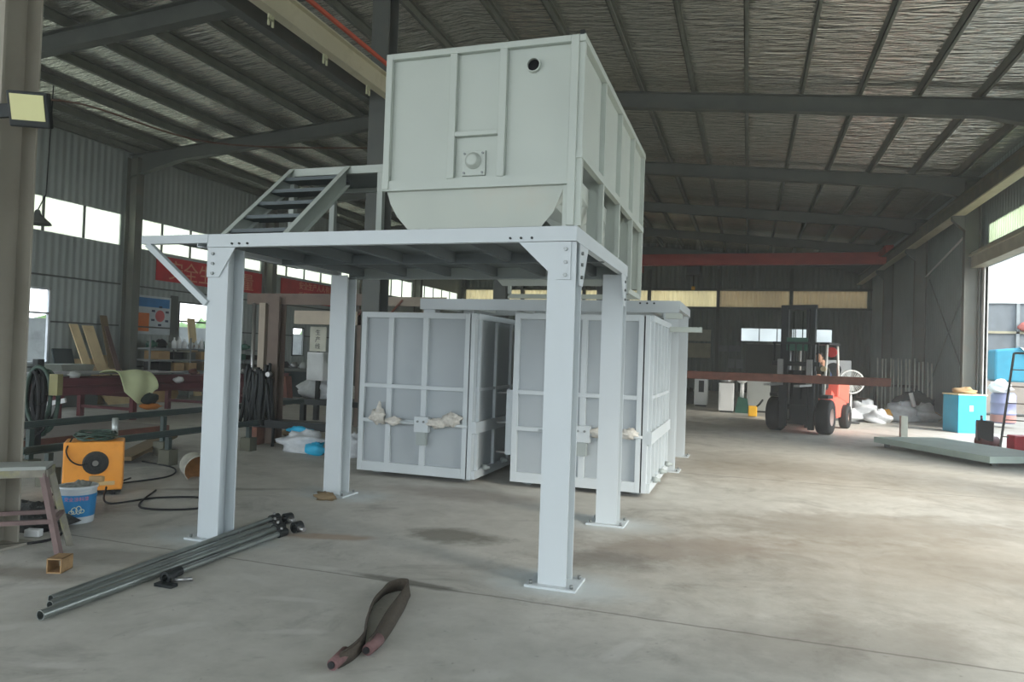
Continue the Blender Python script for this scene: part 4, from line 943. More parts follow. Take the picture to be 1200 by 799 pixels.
# ================================================================= PORTAL MACHINE (centre left)
G = thing('portal_frame', (-7.6, 11.5, 0), 'brown steel portal frame with dark hanging gear, left of the platform rear post', 'frame')
for x, y in ((-7.3, 9.95), (-7.45, 13.0)):
    MB().hbeam((x, y, .02), (x, y, 2.4), .2, .2, upv=(0, 1, 0)).build('post', BROWNST, G)
MB().box(-7.62, -7.5, 9.9, 10.02, .02, 2.3).build('guide_post', mat('pale_brown', (160, 148, 132), .6), G)
MB().cyl((-7.75, 9.95, .02), (-7.75, 9.95, 2.3), .03).build('guide_rod', CHROME, G)
b = MB(); channel_x(b, 9.95, -7.9, -5.6, 2.28, 2.46, 1); b.build('cross_beam', BROWNST, G)
b = MB(); channel_x(b, 12.9, -9.2, -5.6, 2.48, 2.66, 1); b.build('cross_beam', mat('pale_brown', (160, 148, 132), .6), G)
MB().box(-9.05, -5.7, 12.9, 12.95, 2.08, 2.36).build('beige_guard', mat('beige_guard', (196, 184, 164), .6), G)
for k in range(6):
    x = -7.5+k*.34; MB().bar((x, 12.85, 2.28), (x+.3, 12.85, 1.96) if k % 2 else (x+.3, 12.85, 2.6), .03, .03).build('lattice_bar', RUST, G)
b = MB(); q = random.Random(3)
for k in range(34):
    x = -7.45+q.uniform(-.22, .24); y = 9.7+q.uniform(-.05, .08); zt = q.uniform(1.0, 1.35)
    b.tube(smooth([(x, y, zt), (x+q.uniform(-.05, .05), y-.03, (zt+.4)/2+.1), (x+q.uniform(-.1, .1), y, q.uniform(.32, .45))], 4), q.uniform(.018, .035), 6)
b.build('hanging_hoses', BLACKM, G)
MB().cyl((-7.2, 9.62, 1.15), (-7.2, 9.7, 1.15), .04).build('dial', CHROME, G)
MB().box(-7.6, -5.9, 9.7, 10.0, .3, .42).build('lower_beam', BLACKM, G)
MB().cyl((-7.15, 9.75, .42), (-7.15, 9.75, 0), .025).build('strut', BLACKM, G)
MB().box(-7.48, -7.38, 9.65, 9.85, .02, .3).build('foot_block', RUST, G)
MB().box(-8.8, -5.6, 11.9, 12.05, .5, .6).build('lower_beam', BLACKM, G)
t = thing('control_cabinet', (-8.67, 13.3, 0), 'white electric control cabinet hung behind the portal frame', 'cabinet')
MB().box(-8.9, -8.5, 13.2, 13.45, .9, 1.5).build('box', WHITE, t, bevel=.01)
MB().box(-8.88, -8.52, 13.19, 13.2, .93, 1.47).build('door', mat('cab_door', (204, 208, 206), .5), t)
MB().box(-8.74, -8.66, 13.3, 13.38, .5, .9).build('stand', BLACKM, t)
MB().box(-8.42, -8.32, 13.25, 13.4, 1.3, 1.48).build('side_box', GREYPAINT, t)
t = thing('paper_chart', (-8.85, 13.5, 1.52), 'tall pale chart with vertical dark characters above the control cabinet', 'sign')
MB().box(-9.05, -8.65, 13.5, 13.52, 1.52, 2.05).build('sheet', mat('chart', (206, 206, 190), .7), t)
MB().box(-8.87, -8.83, 13.521, 13.56, .5, 2.05).build('post', STEELD, t)
for k, ch in enumerate('生产线'):
    vs, fs = text(ch, .13, .002); MB().add([(-8.85+v.x, 13.495-v.z, 1.88-k*.15+v.y) for v in vs], fs).build('lettering', mat('chart_ink', (70, 72, 70), .6), t)
tag(MB().blob((-8.7, 13.65, .66), (.62, .3, .26), 80, .5, 20, 12, .5).build('film_heap', FILM), 'crumpled white plastic heap on the bench under the control cabinet', 'plastic')
tag(MB().box(-9.2, -7.6, 13.2, 14.0, .42, .5).box(-9.1, -9.0, 13.3, 13.4, 0, .42).box(-7.8, -7.7, 13.3, 13.4, 0, .42).box(-9.1, -9.0, 13.8, 13.9, 0, .42).box(-7.8, -7.7, 13.8, 13.9, 0, .42).build('low_bench', BLACKM), 'low dark bench behind the portal frame carrying white plastic', 'bench')
tag(MB().prism([(-9.0, 12.4, .6), (-8.8, 12.4, .6), (-8.85, 12.4, 1.0), (-8.95, 12.4, 1.0)], (0, .2, 0)).box(-9.0, -8.8, 12.4, 12.6, .5, .62).build('brown_hopper', RUST), 'small rusty brown funnel on the portal frame lower beam', 'funnel')
# white and blue cloth heap on floor
tag(MB().blob((-6.45, 9.6, .12), (.42, .3, .17), 90, .5, 22, 14, 0).build('film_heap', FILM), 'crumpled white plastic heap on the floor beside the left rear post', 'plastic')
tag(MB().blob((-6.62, 9.75, .3), (.24, .14, .07), 91, .5, 16, 10).build('blue_bag', BLUE), 'blue bag on top of the floor plastic heap', 'bag')
tag(MB().blob((-6.1, 9.35, .07), (.18, .12, .1), 92, .4, 16, 10, 0).build('blue_bag', BLUE), 'blue bag lying in front of the plastic heap by the post', 'bag')
tag(MB().blob((-5.55, 9.5, .12), (.2, .2, .2), 93, .5, 16, 10, 0).build('film_heap', FILM), 'white plastic heap seen between the rear post and left tank', 'plastic')
tag(MB().blob((-7.6, 11.0, .06), (.3, .15, .06), 94, .5, 14, 8, 0).build('wood_scrap', WOODD), 'brown scrap wood on the floor left of the portal frame', 'scrap')
tag(MB().blob((-4.2, 6.65, .03), (.12, .08, .05), 95, .5, 14, 8, 0).build('crumpled_card', WOODD), 'crumpled brown card at the foot of the left rear post', 'card')

# ================================================================= BACKGROUND CENTRE / RIGHT
# bridge crane
C = thing('bridge_crane', (.3, 33, 5.8), 'red double-girder bridge crane spanning the far end of the hall', 'crane')
MB().box(-4.9, 5.25, 33.5, 33.9, 6.06, 6.42).build('girder', CRANERED, C)
MB().box(-4.9, 5.25, 32.4, 32.75, 5.78, 6.06).build('girder', CRANERED, C)
MB().box(-5.05, -4.8, 31.8, 34.4, 5.68, 6.1).build('end_carriage', CRANERED, C)
MB().box(5.12, 5.4, 31.8, 34.4, 6.17, 6.45).build('end_carriage', CRANERED, C)
h_ = MB().box(-2.7, -2.1, 32.8, 33.4, 5.4, 5.85).build('hoist', BLACKM, C)
MB().cyl((-2.4, 33.1, 5.4), (-2.4, 33.1, 4.9), .02).build('hoist_rope', BLACKM, h_)
MB().cyl((-2.4, 33.1, 4.9), (-2.4, 33.1, 4.75), .08).build('hook_block', YELLOW, h_)

# forklift: built in its own frame, forward = -Y, then turned
FK = thing('forklift', (1.13, 17.95, 0), 'red forklift with a tall black mast facing the camera', 'forklift')
def fb(): return MB()
def fput(b, name, m, parent=None, **k):
    b.v = [v + Vector((1.13, 17.95, 0)) for v in b.v]
    return b.build(name, m, parent or FK, **k)
fput(fb().box(-.48, .48, .25, 2.8, .28, .82), 'chassis', LIFTRED, bevel=.04)
fput(fb().prism([(-.52, .55, .3), (-.52, 1.2, .3), (-.52, 1.2, .9), (-.52, .95, 1.0), (-.52, .8, .75), (-.52, .55, .7)], (1.04, 0, 0)), 'step_panel', LIFTRED)
fput(fb().prism([(-.5, 1.8, .8), (-.5, 3.0, .6), (-.5, 3.0, 1.15), (-.5, 2.8, 1.25), (-.5, 1.85, 1.2)], (1.0, 0, 0)), 'counterweight', LIFTRED, bevel=.04)
for sx in (-1, 1):
    w = fput(fb().lathe([(.2, -.15), (.37, -.15), (.4, -.11), (.4, .11), (.37, .15), (.2, .15)], (sx*.55, .25, .4), (1, 0, 0), 28), 'front_wheel', BLACK)
    fput(fb().lathe([(0, -.06), (.06, -.1), (.09, -.06), (.19, -.03), (.2, -.14), (.22, -.15), (.22, .15), (.2, .14), (.19, .05), (0, .05)], (sx*.55, .25, .4), (-sx, 0, 0), 24), 'wheel_rim', mat('rim', (196, 176, 170), .5), w)
    w = fput(fb().lathe([(.12, -.1), (.28, -.1), (.3, -.07), (.3, .07), (.28, .1), (.12, .1)], (sx*.52, 2.45, .3), (1, 0, 0), 24), 'rear_wheel', BLACK)
    fput(fb().lathe([(0, 0), (.12, .02), (.15, .08), (.15, -.08)], (sx*.54, 2.45, .3), (sx, 0, 0), 20), 'wheel_rim', mat('rim', (196, 176, 170), .5), w)
    # mast: outer and inner channel each side
    fput(fb().box(sx*.32-.06, sx*.32+.06, -.14, -.02, .1, 2.9), 'mast_rail', BLACKM)
    fput(fb().box(sx*.23-.03, sx*.23+.03, -.2, -.1, .15, 2.85), 'inner_mast', BLACKM)
    fput(fb().cyl((sx*.2, -.02, .3), (sx*.2, -.02, 2.4), .03), 'lift_cylinder', CHROME)
    fput(fb().tube([(sx*.1, -.12, .8), (sx*.1, -.12, 2.8)], .012), 'lift_chain', BLACKM)
    # overhead guard posts
    fput(fb().tube([(sx*.46, .45, .85), (sx*.46, .6, 1.6), (sx*.44, .75, 2.1)], .03), 'guard_post', mat('guard_white', (214, 214, 206), .5))
    fput(fb().tube([(sx*.46, 1.9, 1.2), (sx*.44, 1.8, 2.1)], .03), 'guard_post', mat('guard_white', (214, 214, 206), .5))
    # fork
    f_ = fput(fb().box(sx*.32-.06, sx*.32+.06, -.36, -.3, 1.1, 1.7).box(sx*.32-.06, sx*.32+.06, -1.35, -.3, 1.1, 1.145), 'fork', mat('fork_steel', (150, 150, 146), .4, metal=.5))
    fput(fb().box(sx*.56-.09, sx*.56+.09, .02, .5, .82, .9), 'mudguard', BLACKM)
    fput(fb().cyl((sx*.48, .3, 1.5), (sx*.48, .24, 1.5), .06), 'headlamp', mat('lamp_beige', (226, 206, 160), .4))
for z in (.55, 1.35, 2.86): fput(fb().box(-.4, .4, -.1, -.03, z, z+.1), 'mast_crossbar', BLACKM)
fput(fb().box(-.52, .52, -.3, -.22, 1.2, 1.3).box(-.52, .52, -.3, -.22, 1.55, 1.65), 'carriage', BLACKM)
b = fb()
for k in range(7): b.box(-.5+k*.16, -.47+k*.16, -.28, -.25, 1.6, 2.05)
b.box(-.52, .5, -.29, -.24, 2.05, 2.1); fput(b, 'load_backrest', BLACKM)
fput(fb().box(-.22, .24, -.24, -.2, 1.9, 2.2), 'green_screen', GREEN)
fput(fb().box(-.5, .5, .7, 1.85, 2.08, 2.13), 'overhead_guard', BLACKM)
fput(fb().box(-.45, .45, .3, .5, .82, 1.2), 'dashboard', BLACKM)
fput(fb().box(-.28, .28, 1.2, 1.65, .85, 1.02), 'seat', BLACK, bevel=.04)
fput(fb().box(-.28, .28, 1.6, 1.72, 1.0, 1.5), 'seat_back', BLACK, bevel=.04)
fput(fb().lathe([(.17, -.012), (.182, 0), (.17, .012), (.158, 0), (.17, -.012)], (0, .72, 1.25), (0, -.5, .86), 20).tube([(0, .5, 1.05), (0, .72, 1.25)], .02), 'steering_wheel', BLACK)
fput(fb().cyl((.5, .9, 1.9), (.5, .97, 1.9), .12), 'red_lamp', RED)
fput(fb().box(-.44, .44, .0, .04, .2, 1.15), 'front_plate', BLACKM)
FK.rotation_euler = (0, 0, -.32)
tag(MB().box(-2.4, 2.85, 16.72, 16.94, 1.185, 1.36).build('steel_girder', RUST, bevel=.01), 'long rust-brown steel girder carried crosswise on the forklift forks', 'girder')
tag(MB().box(-2.3, 1.4, 16.98, 17.1, 1.185, 1.29).build('steel_angle', MAROON), 'shorter maroon bar on the forks behind the long girder', 'bar')

# people -------------------------------------------------------------
def person(loc, rz, joints, cloth, label, skin_parts=True, trousers=NAVY):
    root = thing('person', loc, label, 'person'); root.rotation_euler = (0, 0, rz)
    J = joints
    def skin(name, chain, m, edges=None):
        pts = [c[0] for c in chain]; me = bpy.data.meshes.new(name)
        me.from_pydata(pts, edges or [(i, i+1) for i in range(len(pts)-1)], [])
        o = bpy.data.objects.new(name, me); COL.objects.link(o); o.parent = root; me.materials.append(m)
        md = o.modifiers.new('skin', 'SKIN'); md.use_smooth_shade = True
        for i, c in enumerate(chain):
            r = c[1]; me.skin_vertices[0].data[i].radius = r if isinstance(r, tuple) else (r, r)
        me.skin_vertices[0].data[0].use_root = True
        s2 = o.modifiers.new('sub', 'SUBSURF'); s2.levels = 1; s2.render_levels = 1
        return o
    body = [(J['pelvis'], (.15, .11)), (J['waist'], (.14, .1)), (J['chest'], (.17, .11)), (J['neck0'], (.07, .06)), (J['neck'], (.05, .05)),
            (J['sl'], (.065, .065)), (J['el'], (.045, .045)), (J['wl'], (.03, .03)), (J['sr'], (.065, .065)), (J['er'], (.045, .045)), (J['wr'], (.03, .03)),
            (J['hl'], (.095, .095)), (J['kl'], (.065, .065)), (J['al'], (.045, .045)), (J['fl'], (.04, .04)), (J['hr'], (.095, .095)), (J['kr'], (.065, .065)), (J['ar'], (.045, .045)), (J['fr'], (.04, .04)),
            ]
    E_ = [(0, 1), (1, 2), (2, 3), (3, 4), (2, 5), (5, 6), (6, 7), (2, 8), (8, 9), (9, 10), (0, 11), (11, 12), (12, 13), (13, 14), (0, 15), (15, 16), (16, 17), (17, 18)]
    skin('body', body, cloth, E_)
    hd = Vector(J['head'])
    h = MB().lathe([(0, -.125), (.035, -.12), (.058, -.09), (.072, -.04), (.08, .02), (.078, .06), (.06, .1), (.03, .12), (0, .125)], hd+ORG[root.name], n=18)
    h.tube([hd+ORG[root.name]+Vector((0, -.075, .015)), hd+ORG[root.name]+Vector((0, -.1, -.02))], .013, 6)
    for sx in (-1, 1): h.blob(hd+ORG[root.name]+Vector((sx*.08, .0, 0)), (.012, .02, .03), 1, 0, 8, 6)
    ho = h.build('head', SKIN, root)
    o_ = ORG[root.name]
    MB().lathe([(.083, .0), (.087, .05), (.07, .105), (.035, .13), (0, .137)], hd+o_+Vector((0, .014, .005)), n=18).build('hair', HAIR, root)
    MB().box(hd.x+o_.x-.022, hd.x+o_.x+.022, hd.y+o_.y-.078, hd.y+o_.y-.07, hd.z+o_.z-.062, hd.z+o_.z-.052).build('mouth', mat('lips', (150, 90, 84), .6), ho)
    for sx in (-1, 1): MB().blob(hd+o_+Vector((sx*.03, -.072, .012)), (.011, .006, .007), 1, 0, 8, 6).build('eye', BLACK, ho)
    for s in ('l', 'r'):
        wv = Vector(J['w'+s]); d = (wv-Vector(J['e'+s])).normalized(); sd_ = d.cross(Vector((0, 0, 1))).normalized(); pl = wv+d*.05
        pts = [(tuple(wv), .025), (tuple(wv+d*.045), (.036, .018))]; ed = [(0, 1)]
        for k in range(4):
            b0 = wv+d*.085+sd_*(k-1.5)*.019; L = (.05, .062, .058, .045)[k]
            pts += [(tuple(b0), .0095), (tuple(b0+d*L*.5+Vector((0, 0, -.008))), .0085), (tuple(b0+d*L*.85+Vector((0, 0, -.03))), .007)]
            i = len(pts)-3; ed += [(1, i), (i, i+1), (i+1, i+2)]
        tb = wv+d*.03+sd_*.03*(1 if s == 'l' else -1); pts += [(tuple(tb), .011), (tuple(tb+d*.03+sd_*.02*(1 if s == 'l' else -1)), .009)]
        i = len(pts)-2; ed += [(1, i), (i, i+1)]
        skin('hand', pts, SKIN, ed)
    for s in ('l', 'r'):
        f0 = Vector(J['f'+s])+o_; a0 = Vector(J['a'+s])+o_
        MB().bar(a0+Vector((0, .03, -.05)), f0+Vector((0, -.04, -.02)), .09, .07).build('shoe', BLACK, root, bevel=.02)
    return root
sit = dict(pelvis=(0, 0, .08), waist=(0, -.01, .25), chest=(0, -.02, .45), neck0=(0, -.02, .58), neck=(0, -.03, .65), head=(0, -.05, .78),
    sl=(.2, -.02, .52), el=(.27, -.2, .3), wl=(.14, -.42, .36), sr=(-.2, -.02, .52), er=(-.27, -.2, .3), wr=(-.14, -.42, .36),
    hl=(.1, -.05, .07), kl=(.13, -.42, .1), al=(.13, -.5, -.32), fl=(.13, -.62, -.35), hr=(-.1, -.05, .07), kr=(-.13, -.42, .1), ar=(-.13, -.5, -.32), fr=(-.13, -.62, -.35))
c_, s_ = math.cos(-.32), math.sin(-.32)
sp_ = (1.13+(.12*c_-1.4*s_), 17.95+(.12*s_+1.4*c_), .98)
person(sp_, -.32, sit, OLIVE, 'person with dark hair in dark workwear driving the forklift')
stand = dict(pelvis=(0, 0, .95), waist=(0, 0, 1.1), chest=(0, -.01, 1.32), neck0=(0, 0, 1.46), neck=(0, 0, 1.52), head=(0, -.02, 1.64),
    sl=(.2, 0, 1.4), el=(.26, .02, 1.12), wl=(.27, -.08, .88), sr=(-.2, 0, 1.4), er=(-.27, 0, 1.12), wr=(-.2, -.18, 1.0),
    hl=(.1, 0, .92), kl=(.12, -.02, .5), al=(.12, .02, .1), fl=(.13, -.1, .05), hr=(-.1, 0, .92), kr=(-.12, -.03, .5), ar=(-.13, .02, .1), fr=(-.14, -.1, .05))
person((2.05, 22.6, 0), .1, stand, NAVY, 'person in blue workwear standing behind the forklift mast')

# machines by the back ------------------------------------------------
def cab(name, x0, x1, y0, y1, z1, m, lab, cat='machine', parts=()):
    t = thing(name, ((x0+x1)/2, (y0+y1)/2, 0), lab, cat); MB().box(x0, x1, y0, y1, .05, z1).build('body', m, t, bevel=.02)
    MB().box(x0+.04, x1-.04, y0+.04, y1-.04, 0, .06).build('plinth', BLACKM, t)
    MB().box(x0+.06, x1-.06, y0-.012, y0, .15, z1*.7).build('door', m, t)
    for q in parts: q(t)
    return t
cab('machine_cabinet', -1.75, -1.3, 26.0, 26.6, 1.05, WHITE, 'narrow white machine cabinet leftmost behind the right tank', parts=(lambda t: MB().box(-1.6, -1.42, 25.96, 26.0, .5, .9).build('panel', BLACKM, t),))
cab('lathe', -.84, -.38, 23.6, 24.2, .92, WHITE, 'white lathe headstock cabinet left of the green machine', parts=(lambda t: MB().blob((-.6, 23.8, 1.0), (.22, .2, .12), 5, .5).build('chuck', CHROME, t),))
cab('milling_machine', .0, .72, 24.4, 25.1, 1.02, GREYPAINT, 'large grey cabinet machine left of the forklift', parts=(lambda t: MB().box(-.22, .0, 24.5, 24.9, .7, .95).build('spindle_box', BLACKM, t),))
t = thing('green_drill', (-.15, 23.9, 0), 'small green drilling machine with white head between two cabinets', 'machine')
MB().prism([(-.35, 23.7, 0), (.1, 23.7, 0), (.02, 23.7, .45), (-.25, 23.7, .5)], (0, .35, 0)).build('base', GREEN, t)
MB().cyl((-.14, 23.9, .45), (-.14, 23.9, .95), .06).build('column', WHITE, t)
MB().blob((-.14, 23.85, 1.03), (.16, .16, .11), 2, .15).build('head', WHITE, t)
t = thing('yellow_jack', (.2, 22.3, 0), 'small yellow machine with a dark lever on the floor by the forklift wheel', 'jack')
MB().box(.05, .3, 22.2, 22.5, .02, .32).build('body', YELLOW, t, bevel=.03)
MB().tube([(.28, 22.3, .3), (.36, 22.25, .38), (.45, 22.2, .52)], .03).build('lever', BLACKM, t)
for k, (x, y, z) in enumerate(((-2.3, 27, .3), (-2.0, 27.3, .34), (-2.6, 26.6, .22))):
    tag(MB().blob((x, y, z*.5), (.22, .2, z), 100+k, .4, 12, 8, 0).build('scrap_heap', (GREEN, BLACKM, WOODD)[k]), ('dark green heap behind the right tank', 'black heap behind the right tank', 'brown low heap behind the right tank')[k], 'scrap')
for k, (x, z, w, h, m, lab) in enumerate(((-1.55, 2.12, .52, .34, (118, 122, 122), 'grey notice sheet on the back wall, upper left of the pair'), (-.98, 2.12, .6, .34, (112, 116, 116), 'grey notice sheet on the back wall, upper right of the pair'),
        (-1.0, 1.25, .36, .5, (120, 124, 126), 'grey notice sheet on the back wall, lower left of the pair'), (-.58, 1.25, .36, .5, (120, 124, 126), 'grey notice sheet on the back wall, lower right of the pair'), (-3.1, 1.75, 1.2, .78, (150, 144, 120), 'tan notice panel on the back wall beside the right tank'), (-3.1, 2.65, 1.2, .62, (160, 160, 140), 'pale notice panel above the tan one on the back wall'))):
    tag(MB().box(x, x+w, YB-.05, YB-.02, z, z+h).build('notice_sheet', mat('notice_%d' % k, m, .6)), lab, 'notice', 'notices on the back wall')
struct(MB().box(-.1, 1.8, YB-.06, YB-.01, 0, 2.55), 'door_3', mat('back_door', (52, 58, 52), .6))
# big pedestal fan and air cooler
t = thing('pedestal_fan', (2.75, 21.9, 0), 'round white pedestal fan standing right of the forklift', 'fan')
MB().ring((2.75, 21.85, 1.15), (2.75, 22.0, 1.15), .33, .3, 28).build('guard_ring', WHITE, t)
b = MB()
for k in range(32):
    a = PI*k/16; b.tube([(2.75, 21.83, 1.15), (2.75+.32*math.cos(a), 21.86, 1.15+.32*math.sin(a))], .005, 4)
b.build('guard_wire', WHITE, t)
for k in range(3):
    a = 2*PI*k/3; MB().prism([(2.75, 21.92, 1.15), (2.75+.28*math.cos(a), 21.9, 1.15+.28*math.sin(a)), (2.75+.28*math.cos(a+.9), 21.95, 1.15+.28*math.sin(a+.9))], (0, .01, 0)).build('blade', GREYPAINT, t)
MB().cyl((2.75, 21.9, 1.15), (2.75, 22.15, 1.15), .1).build('motor', WHITE, t)
MB().cyl((2.75, 22.0, .03), (2.75, 22.0, 1.1), .03).build('pole', WHITE, t)
MB().cyl((2.75, 22.0, 0), (2.75, 22.0, .04), .25).build('base', BLACKM, t)
t = thing('air_cooler', (2.45, 24.0, 0), 'square white fan box on a stand behind the forklift guard', 'fan')
MB().box(2.2, 3.0, 24.0, 24.3, 1.15, 1.75).build('housing', WHITE, t, bevel=.02)
MB().cyl((2.5, 24.0, 1.45), (2.5, 23.97, 1.45), .22).build('inlet', BLACKM, t)
MB().box(2.3, 2.9, 24.0, 24.3, 0, .08).box(2.35, 2.42, 24.1, 24.17, .08, 1.15).box(2.8, 2.87, 24.1, 24.17, .08, 1.15).build('stand', STEELD, t)
# sacks of plastic
for k, (x, y, rx, ry, rz, lab) in enumerate(((3.2, 23.2, .55, .4, .34, 'crumpled white plastic heap left of the orange item'), (2.85, 22.9, .45, .3, .2, 'low white plastic heap beside the pedestal fan'), (3.55, 22.7, .35, .3, .22, 'small white plastic heap in front, next to the orange item'),
        (4.35, 24.0, .5, .4, .34, 'white plastic heap right of the orange item'), (4.95, 24.3, .5, .4, .3, 'rightmost white plastic heap by the wall'))):
    tag(MB().blob((x, y, rz*.6), (rx, ry, rz), 110+k, .4, 24, 14, 0).build('film_heap', FILM), lab, 'plastic', 'white plastic heaps on the far floor')
tag(MB().blob((3.82, 23.3, .15), (.22, .2, .2), 120, .4, 16, 10, 0).build('orange_bag', mat('orange_bag', (236, 170, 60), .6)), 'orange bag between the white plastic heaps', 'bag')
tag(MB().cyl((4.7, 23.9, .45), (4.6, 23.9, .85), .06).build('film_roll', WHITE), 'white film roll standing out of the plastic heap', 'roll')
tag(MB().blob((5.3, 24.6, .12), (.25, .2, .16), 121, .5, 14, 9, 0).build('paper_scrap', CARD), 'tan paper scrap heap at the foot of the right wall', 'scrap')
# rods standing in a row by the right wall
for k in range(14):
    x = 4.32+k*.1+rnd.uniform(-.02, .02); y = 27.6-k*.12
    h = 1.88+rnd.uniform(-.03, .03)-(.0 if k < 10 else .1)
    tag(MB().cyl((x, y, 0), (x+rnd.uniform(-.02, .02), y+.12, h), .026, n=8).build('steel_rod', mat('pale_rod', (206, 212, 204), .5)), 'upright pale steel rod in the row near the right wall', 'rod', 'upright steel rods by the right wall')
tag(MB().box(4.2, 5.6, 27.75, 27.85, .9, 1.0).box(4.2, 4.3, 27.75, 27.85, 0, .9).box(5.5, 5.6, 27.75, 27.85, 0, .9).build('rod_rack', BLACKM), 'dark rack holding the upright rods by the right wall', 'rack')
tag(MB().blob((5.2, 26.4, .35), (.6, .9, .45), 130, .35, 20, 12, 0).build('tarpaulin_heap', mat('dark_tarp', (62, 76, 84), .7, var=.2, scale=6)), 'dark blue-grey tarpaulin heap along the right wall', 'tarpaulin')
# blue crate by the door column
t = thing('blue_crate', (5.35, 21.1, 0), 'tall bright blue crate with a white tag by the door column', 'crate')
MB().cbox((5.3, 21.15, .475), (.72, .62, .95), .35).build('box', BLUE, t, bevel=.015)
MB().cbox((5.3, 21.15, .965), (.76, .66, .03), .35).build('lid_rim', mat('cream_rim', (214, 204, 160), .6), t)
tn = Vector((math.sin(.35), -math.cos(.35), 0)); tx = Vector((math.cos(.35), math.sin(.35), 0))
MB().cbox(tuple(Vector((5.3, 21.15, .62))+tn*.315-tx*.03), (.1, .008, .14), .35).build('tag', WHITE, t)
tag(MB().blob((5.3, 21.2, 1.04), (.3, .22, .09), 131, .5, 16, 10, .98).build('wood_offcut', CARD), 'tan packaging heaped on the blue crate', 'packaging')
# slab / panel on the floor
ca = Vector((2.45, 16.05, 0)); cb_ = Vector((3.8, 13.65, 0)); dn = Vector((.87, .49, 0))
t = thing('steel_pallet', (3.9, 15.2, 0), 'long grey-green flat steel pallet lying low on the floor at right', 'pallet')
w_ = dn*1.5
MB().prism([tuple(p+Vector((0, 0, .08))) for p in (ca, cb_, cb_+w_, ca+w_)], (0, 0, .11)).build('slab', mat('panel_green', (172, 186, 176), .6, var=.08), t)
for p in (ca+dn*.2+Vector((.05, -.2, 0)), cb_+dn*.25+Vector((-.05, .25, 0)), cb_+dn*1.3+Vector((-.05, .2, 0)), ca+dn*1.2+Vector((.1, -.15, 0))):
    MB().cbox((p.x, p.y, .04), (.09, .09, .08)).build('foot', STEELD, t)
tag(MB().cbox((3.45, 18.6, .24), (.14, .14, .48), .1).build('steel_stub', mat('stub_grey', (112, 120, 116), .6)), 'short grey square steel stub standing behind the flat steel pallet', 'stub')
# engine-like tool on the panel, red box, ladder
tb_ = Vector((4.55, 16.55, 0))
t = thing('air_compressor', tuple(tb_), 'small dark red and black compressor beside the flat steel pallet', 'compressor')
MB().cyl(tb_+Vector((-.16, 0, .17)), tb_+Vector((.2, .1, .17)), .12).build('tank', mat('dark_red', (90, 40, 40), .5), t)
MB().box(tb_.x-.18, tb_.x+.1, tb_.y-.08, tb_.y+.1, .2, .6).build('motor', BLACKM, t, bevel=.02)
MB().cyl(tb_+Vector((-.1, 0, .6)), tb_+Vector((-.1, 0, .7)), .025).build('valve', CHROME, t)
for q in (-.14, .16): MB().cyl(tb_+Vector((q, -.1, .06)), tb_+Vector((q, -.06, .06)), .06).build('wheel', CHROME, t)
tag(MB().cbox((5.0, 16.2, .2), (.34, .3, .34), .2).build('red_box', mat('red_plastic', (206, 44, 62), .5), bevel=.03), 'bright red plastic box under the ladder by the side door', 'box')
t = thing('step_ladder', (4.95, 16.35, 0), 'dark steel A-frame step ladder by the side door', 'ladder')
lo, hi = Vector((4.68, 16.25, 0)), Vector((4.92, 16.35, 1.95)); lo2, hi2 = Vector((5.25, 16.05, 0)), Vector((5.1, 16.3, 1.95))
for a, c in ((lo, hi), (lo2, hi2)): MB().bar(a, c, .03, .03).build('rail', STEELD, t)
for k in range(1, 6):
    u = k/6; MB().bar(lo.lerp(hi, u), lo2.lerp(hi2, u), .03, .02).build('rung', BROWNST, t)
MB().bar(hi, hi2, .05, .04).build('top_cap', STEELD, t)
for a, c in ((Vector((4.9, 17.0, 0)), hi), (Vector((5.4, 16.85, 0)), hi2)): MB().bar(a, c, .025, .025).build('rear_leg', STEELD, t)

# ================================================================= OUTSIDE
t = thing('neighbour_building', (14, 36, 0), 'white clad building seen through the side door', 'building')
MB().box(7, 22, 36, 36.3, 4.5, 8).build('upper_cladding', OUTW, t)
MB().box(7, 22, 36.1, 36.3, 0, 4.5).build('lower_wall', mat('grey_window_wall', (92, 98, 102), .5), t)
MB().box(7, 22, 36.0, 36.1, 3.2, 3.3).build('window_ledge', mat('ledge', (140, 134, 112), .6), t)
for x in (9.3, 10.9, 12.6): MB().box(x, x+.12, 36.0, 36.1, 2.0, 4.5).build('window_frame', mat('fr', (120, 126, 128), .5), t)
MB().blob((11.2, 35.85, 3.5), (.3, .1, .2), 2, .3).build('red_item', mat('faded_red', (150, 80, 72), .6), t)
t = thing('stacked_bags', (10.4, 33, 0), 'bright blue tarpaulin bundle with a white fold outside the door', 'bundle')
MB().prism([(9.0, 32.0, 1.2), (11.0, 32.0, 1.1), (11.0, 32.0, 1.9), (9.9, 32.0, 2.5), (9.0, 32.0, 2.4)], (0, .9, 0)).build('tarpaulin', mat('cyan_tarp', (36, 122, 146), .6, var=.1, scale=3), t, bevel=.08)
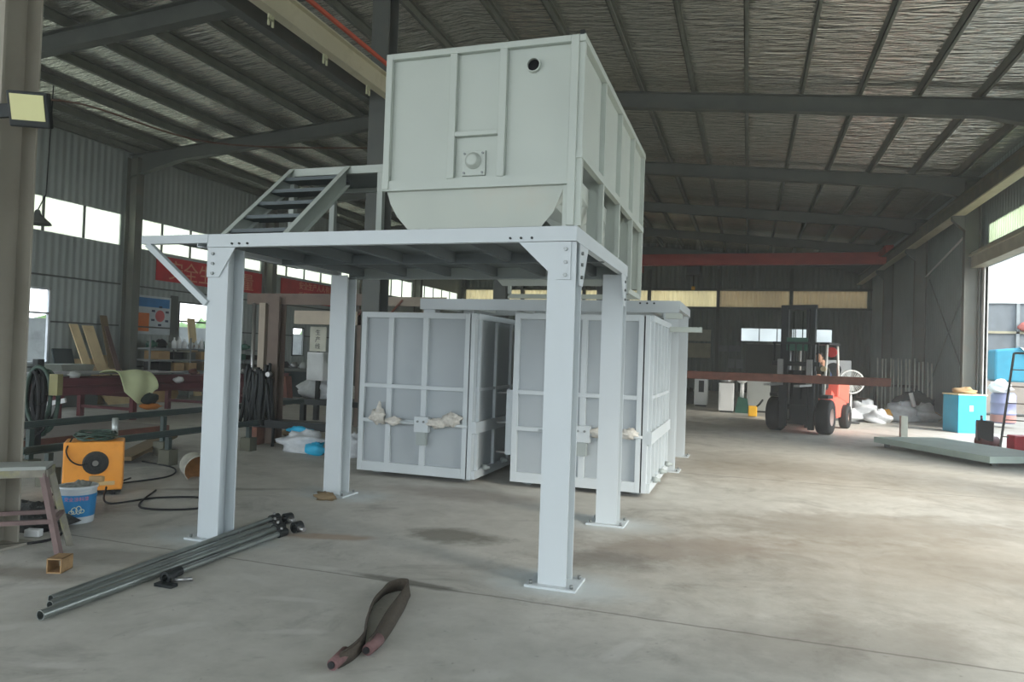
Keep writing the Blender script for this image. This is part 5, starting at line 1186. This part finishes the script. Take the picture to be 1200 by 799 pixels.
MB().prism([(9.8, 31.9, 2.52), (10.6, 31.9, 1.7), (11.1, 31.9, 1.95)], (0, .5, .05)).build('white_fold', WHITE, t)
MB().box(8.6, 14, 32.0, 32.9, 0, 1.18).build('pallet_base', mat('pale_base', (130, 122, 114), .8), t)
t = thing('plastic_drum', (7.45, 25.6, 0), 'translucent white and lilac plastic drum outside behind the blue crate', 'drum')
MB().lathe([(0, 0), (.3, 0), (.33, .05), (.33, .28), (.35, .3), (.33, .32), (.33, .6), (.35, .62), (.33, .64), (.33, .85), (.28, .93), (0, .93)], (7.45, 25.6, 0), n=28).build('barrel', mat('lilac_drum', (112, 116, 146), .4), t)
MB().lathe([(.336, .04), (.337, .26)], (7.45, 25.6, 0), n=28).build('lower_band', mat('pink_band', (146, 104, 98), .5), t)
tag(MB().blob((7.3, 25.4, 1.1), (.3, .25, .2), 140, .4, 20, 14, .93).build('film_heap', FILM), 'white plastic film bundle on top of the drum outside', 'plastic')
struct(MB().box(-20.5, -20.2, 4, 40, 0, 2.2), 'boundary_wall', WALLC)
for k in range(9):
    tag(MB().blob((-23.5+rnd.uniform(-.5, .5), 8+k*3.8, 1.15), (1.3, 1.7, 1.2+rnd.uniform(-.12, .15)), 150+k, .35, 18, 12).build('shrub', LEAF), 'green shrub beyond the outside wall, seen through the left windows', 'shrub', 'shrubs beyond the boundary wall')

# thin dusty air in the hall
hz_ = MB().box(XL+.1, XR-.05, 1.5, YB-.1, .01, 6.6).build('hall_haze', mat('haze', (200, 200, 200)))
tag(hz_, 'thin bright haze of dusty air filling the hall', 'haze', kind='stuff')
hm_ = bpy.data.materials.new('dusty_air'); hm_.use_nodes = True; nn = hm_.node_tree.nodes; nn.clear()
vo = nn.new('ShaderNodeOutputMaterial'); vs_ = nn.new('ShaderNodeVolumeScatter'); vs_.inputs['Density'].default_value = .0045
vs_.inputs['Anisotropy'].default_value = .3
hm_.node_tree.links.new(vs_.outputs[0], vo.inputs['Volume']); hz_.data.materials[0] = hm_
S.cycles.volume_bounces = 1
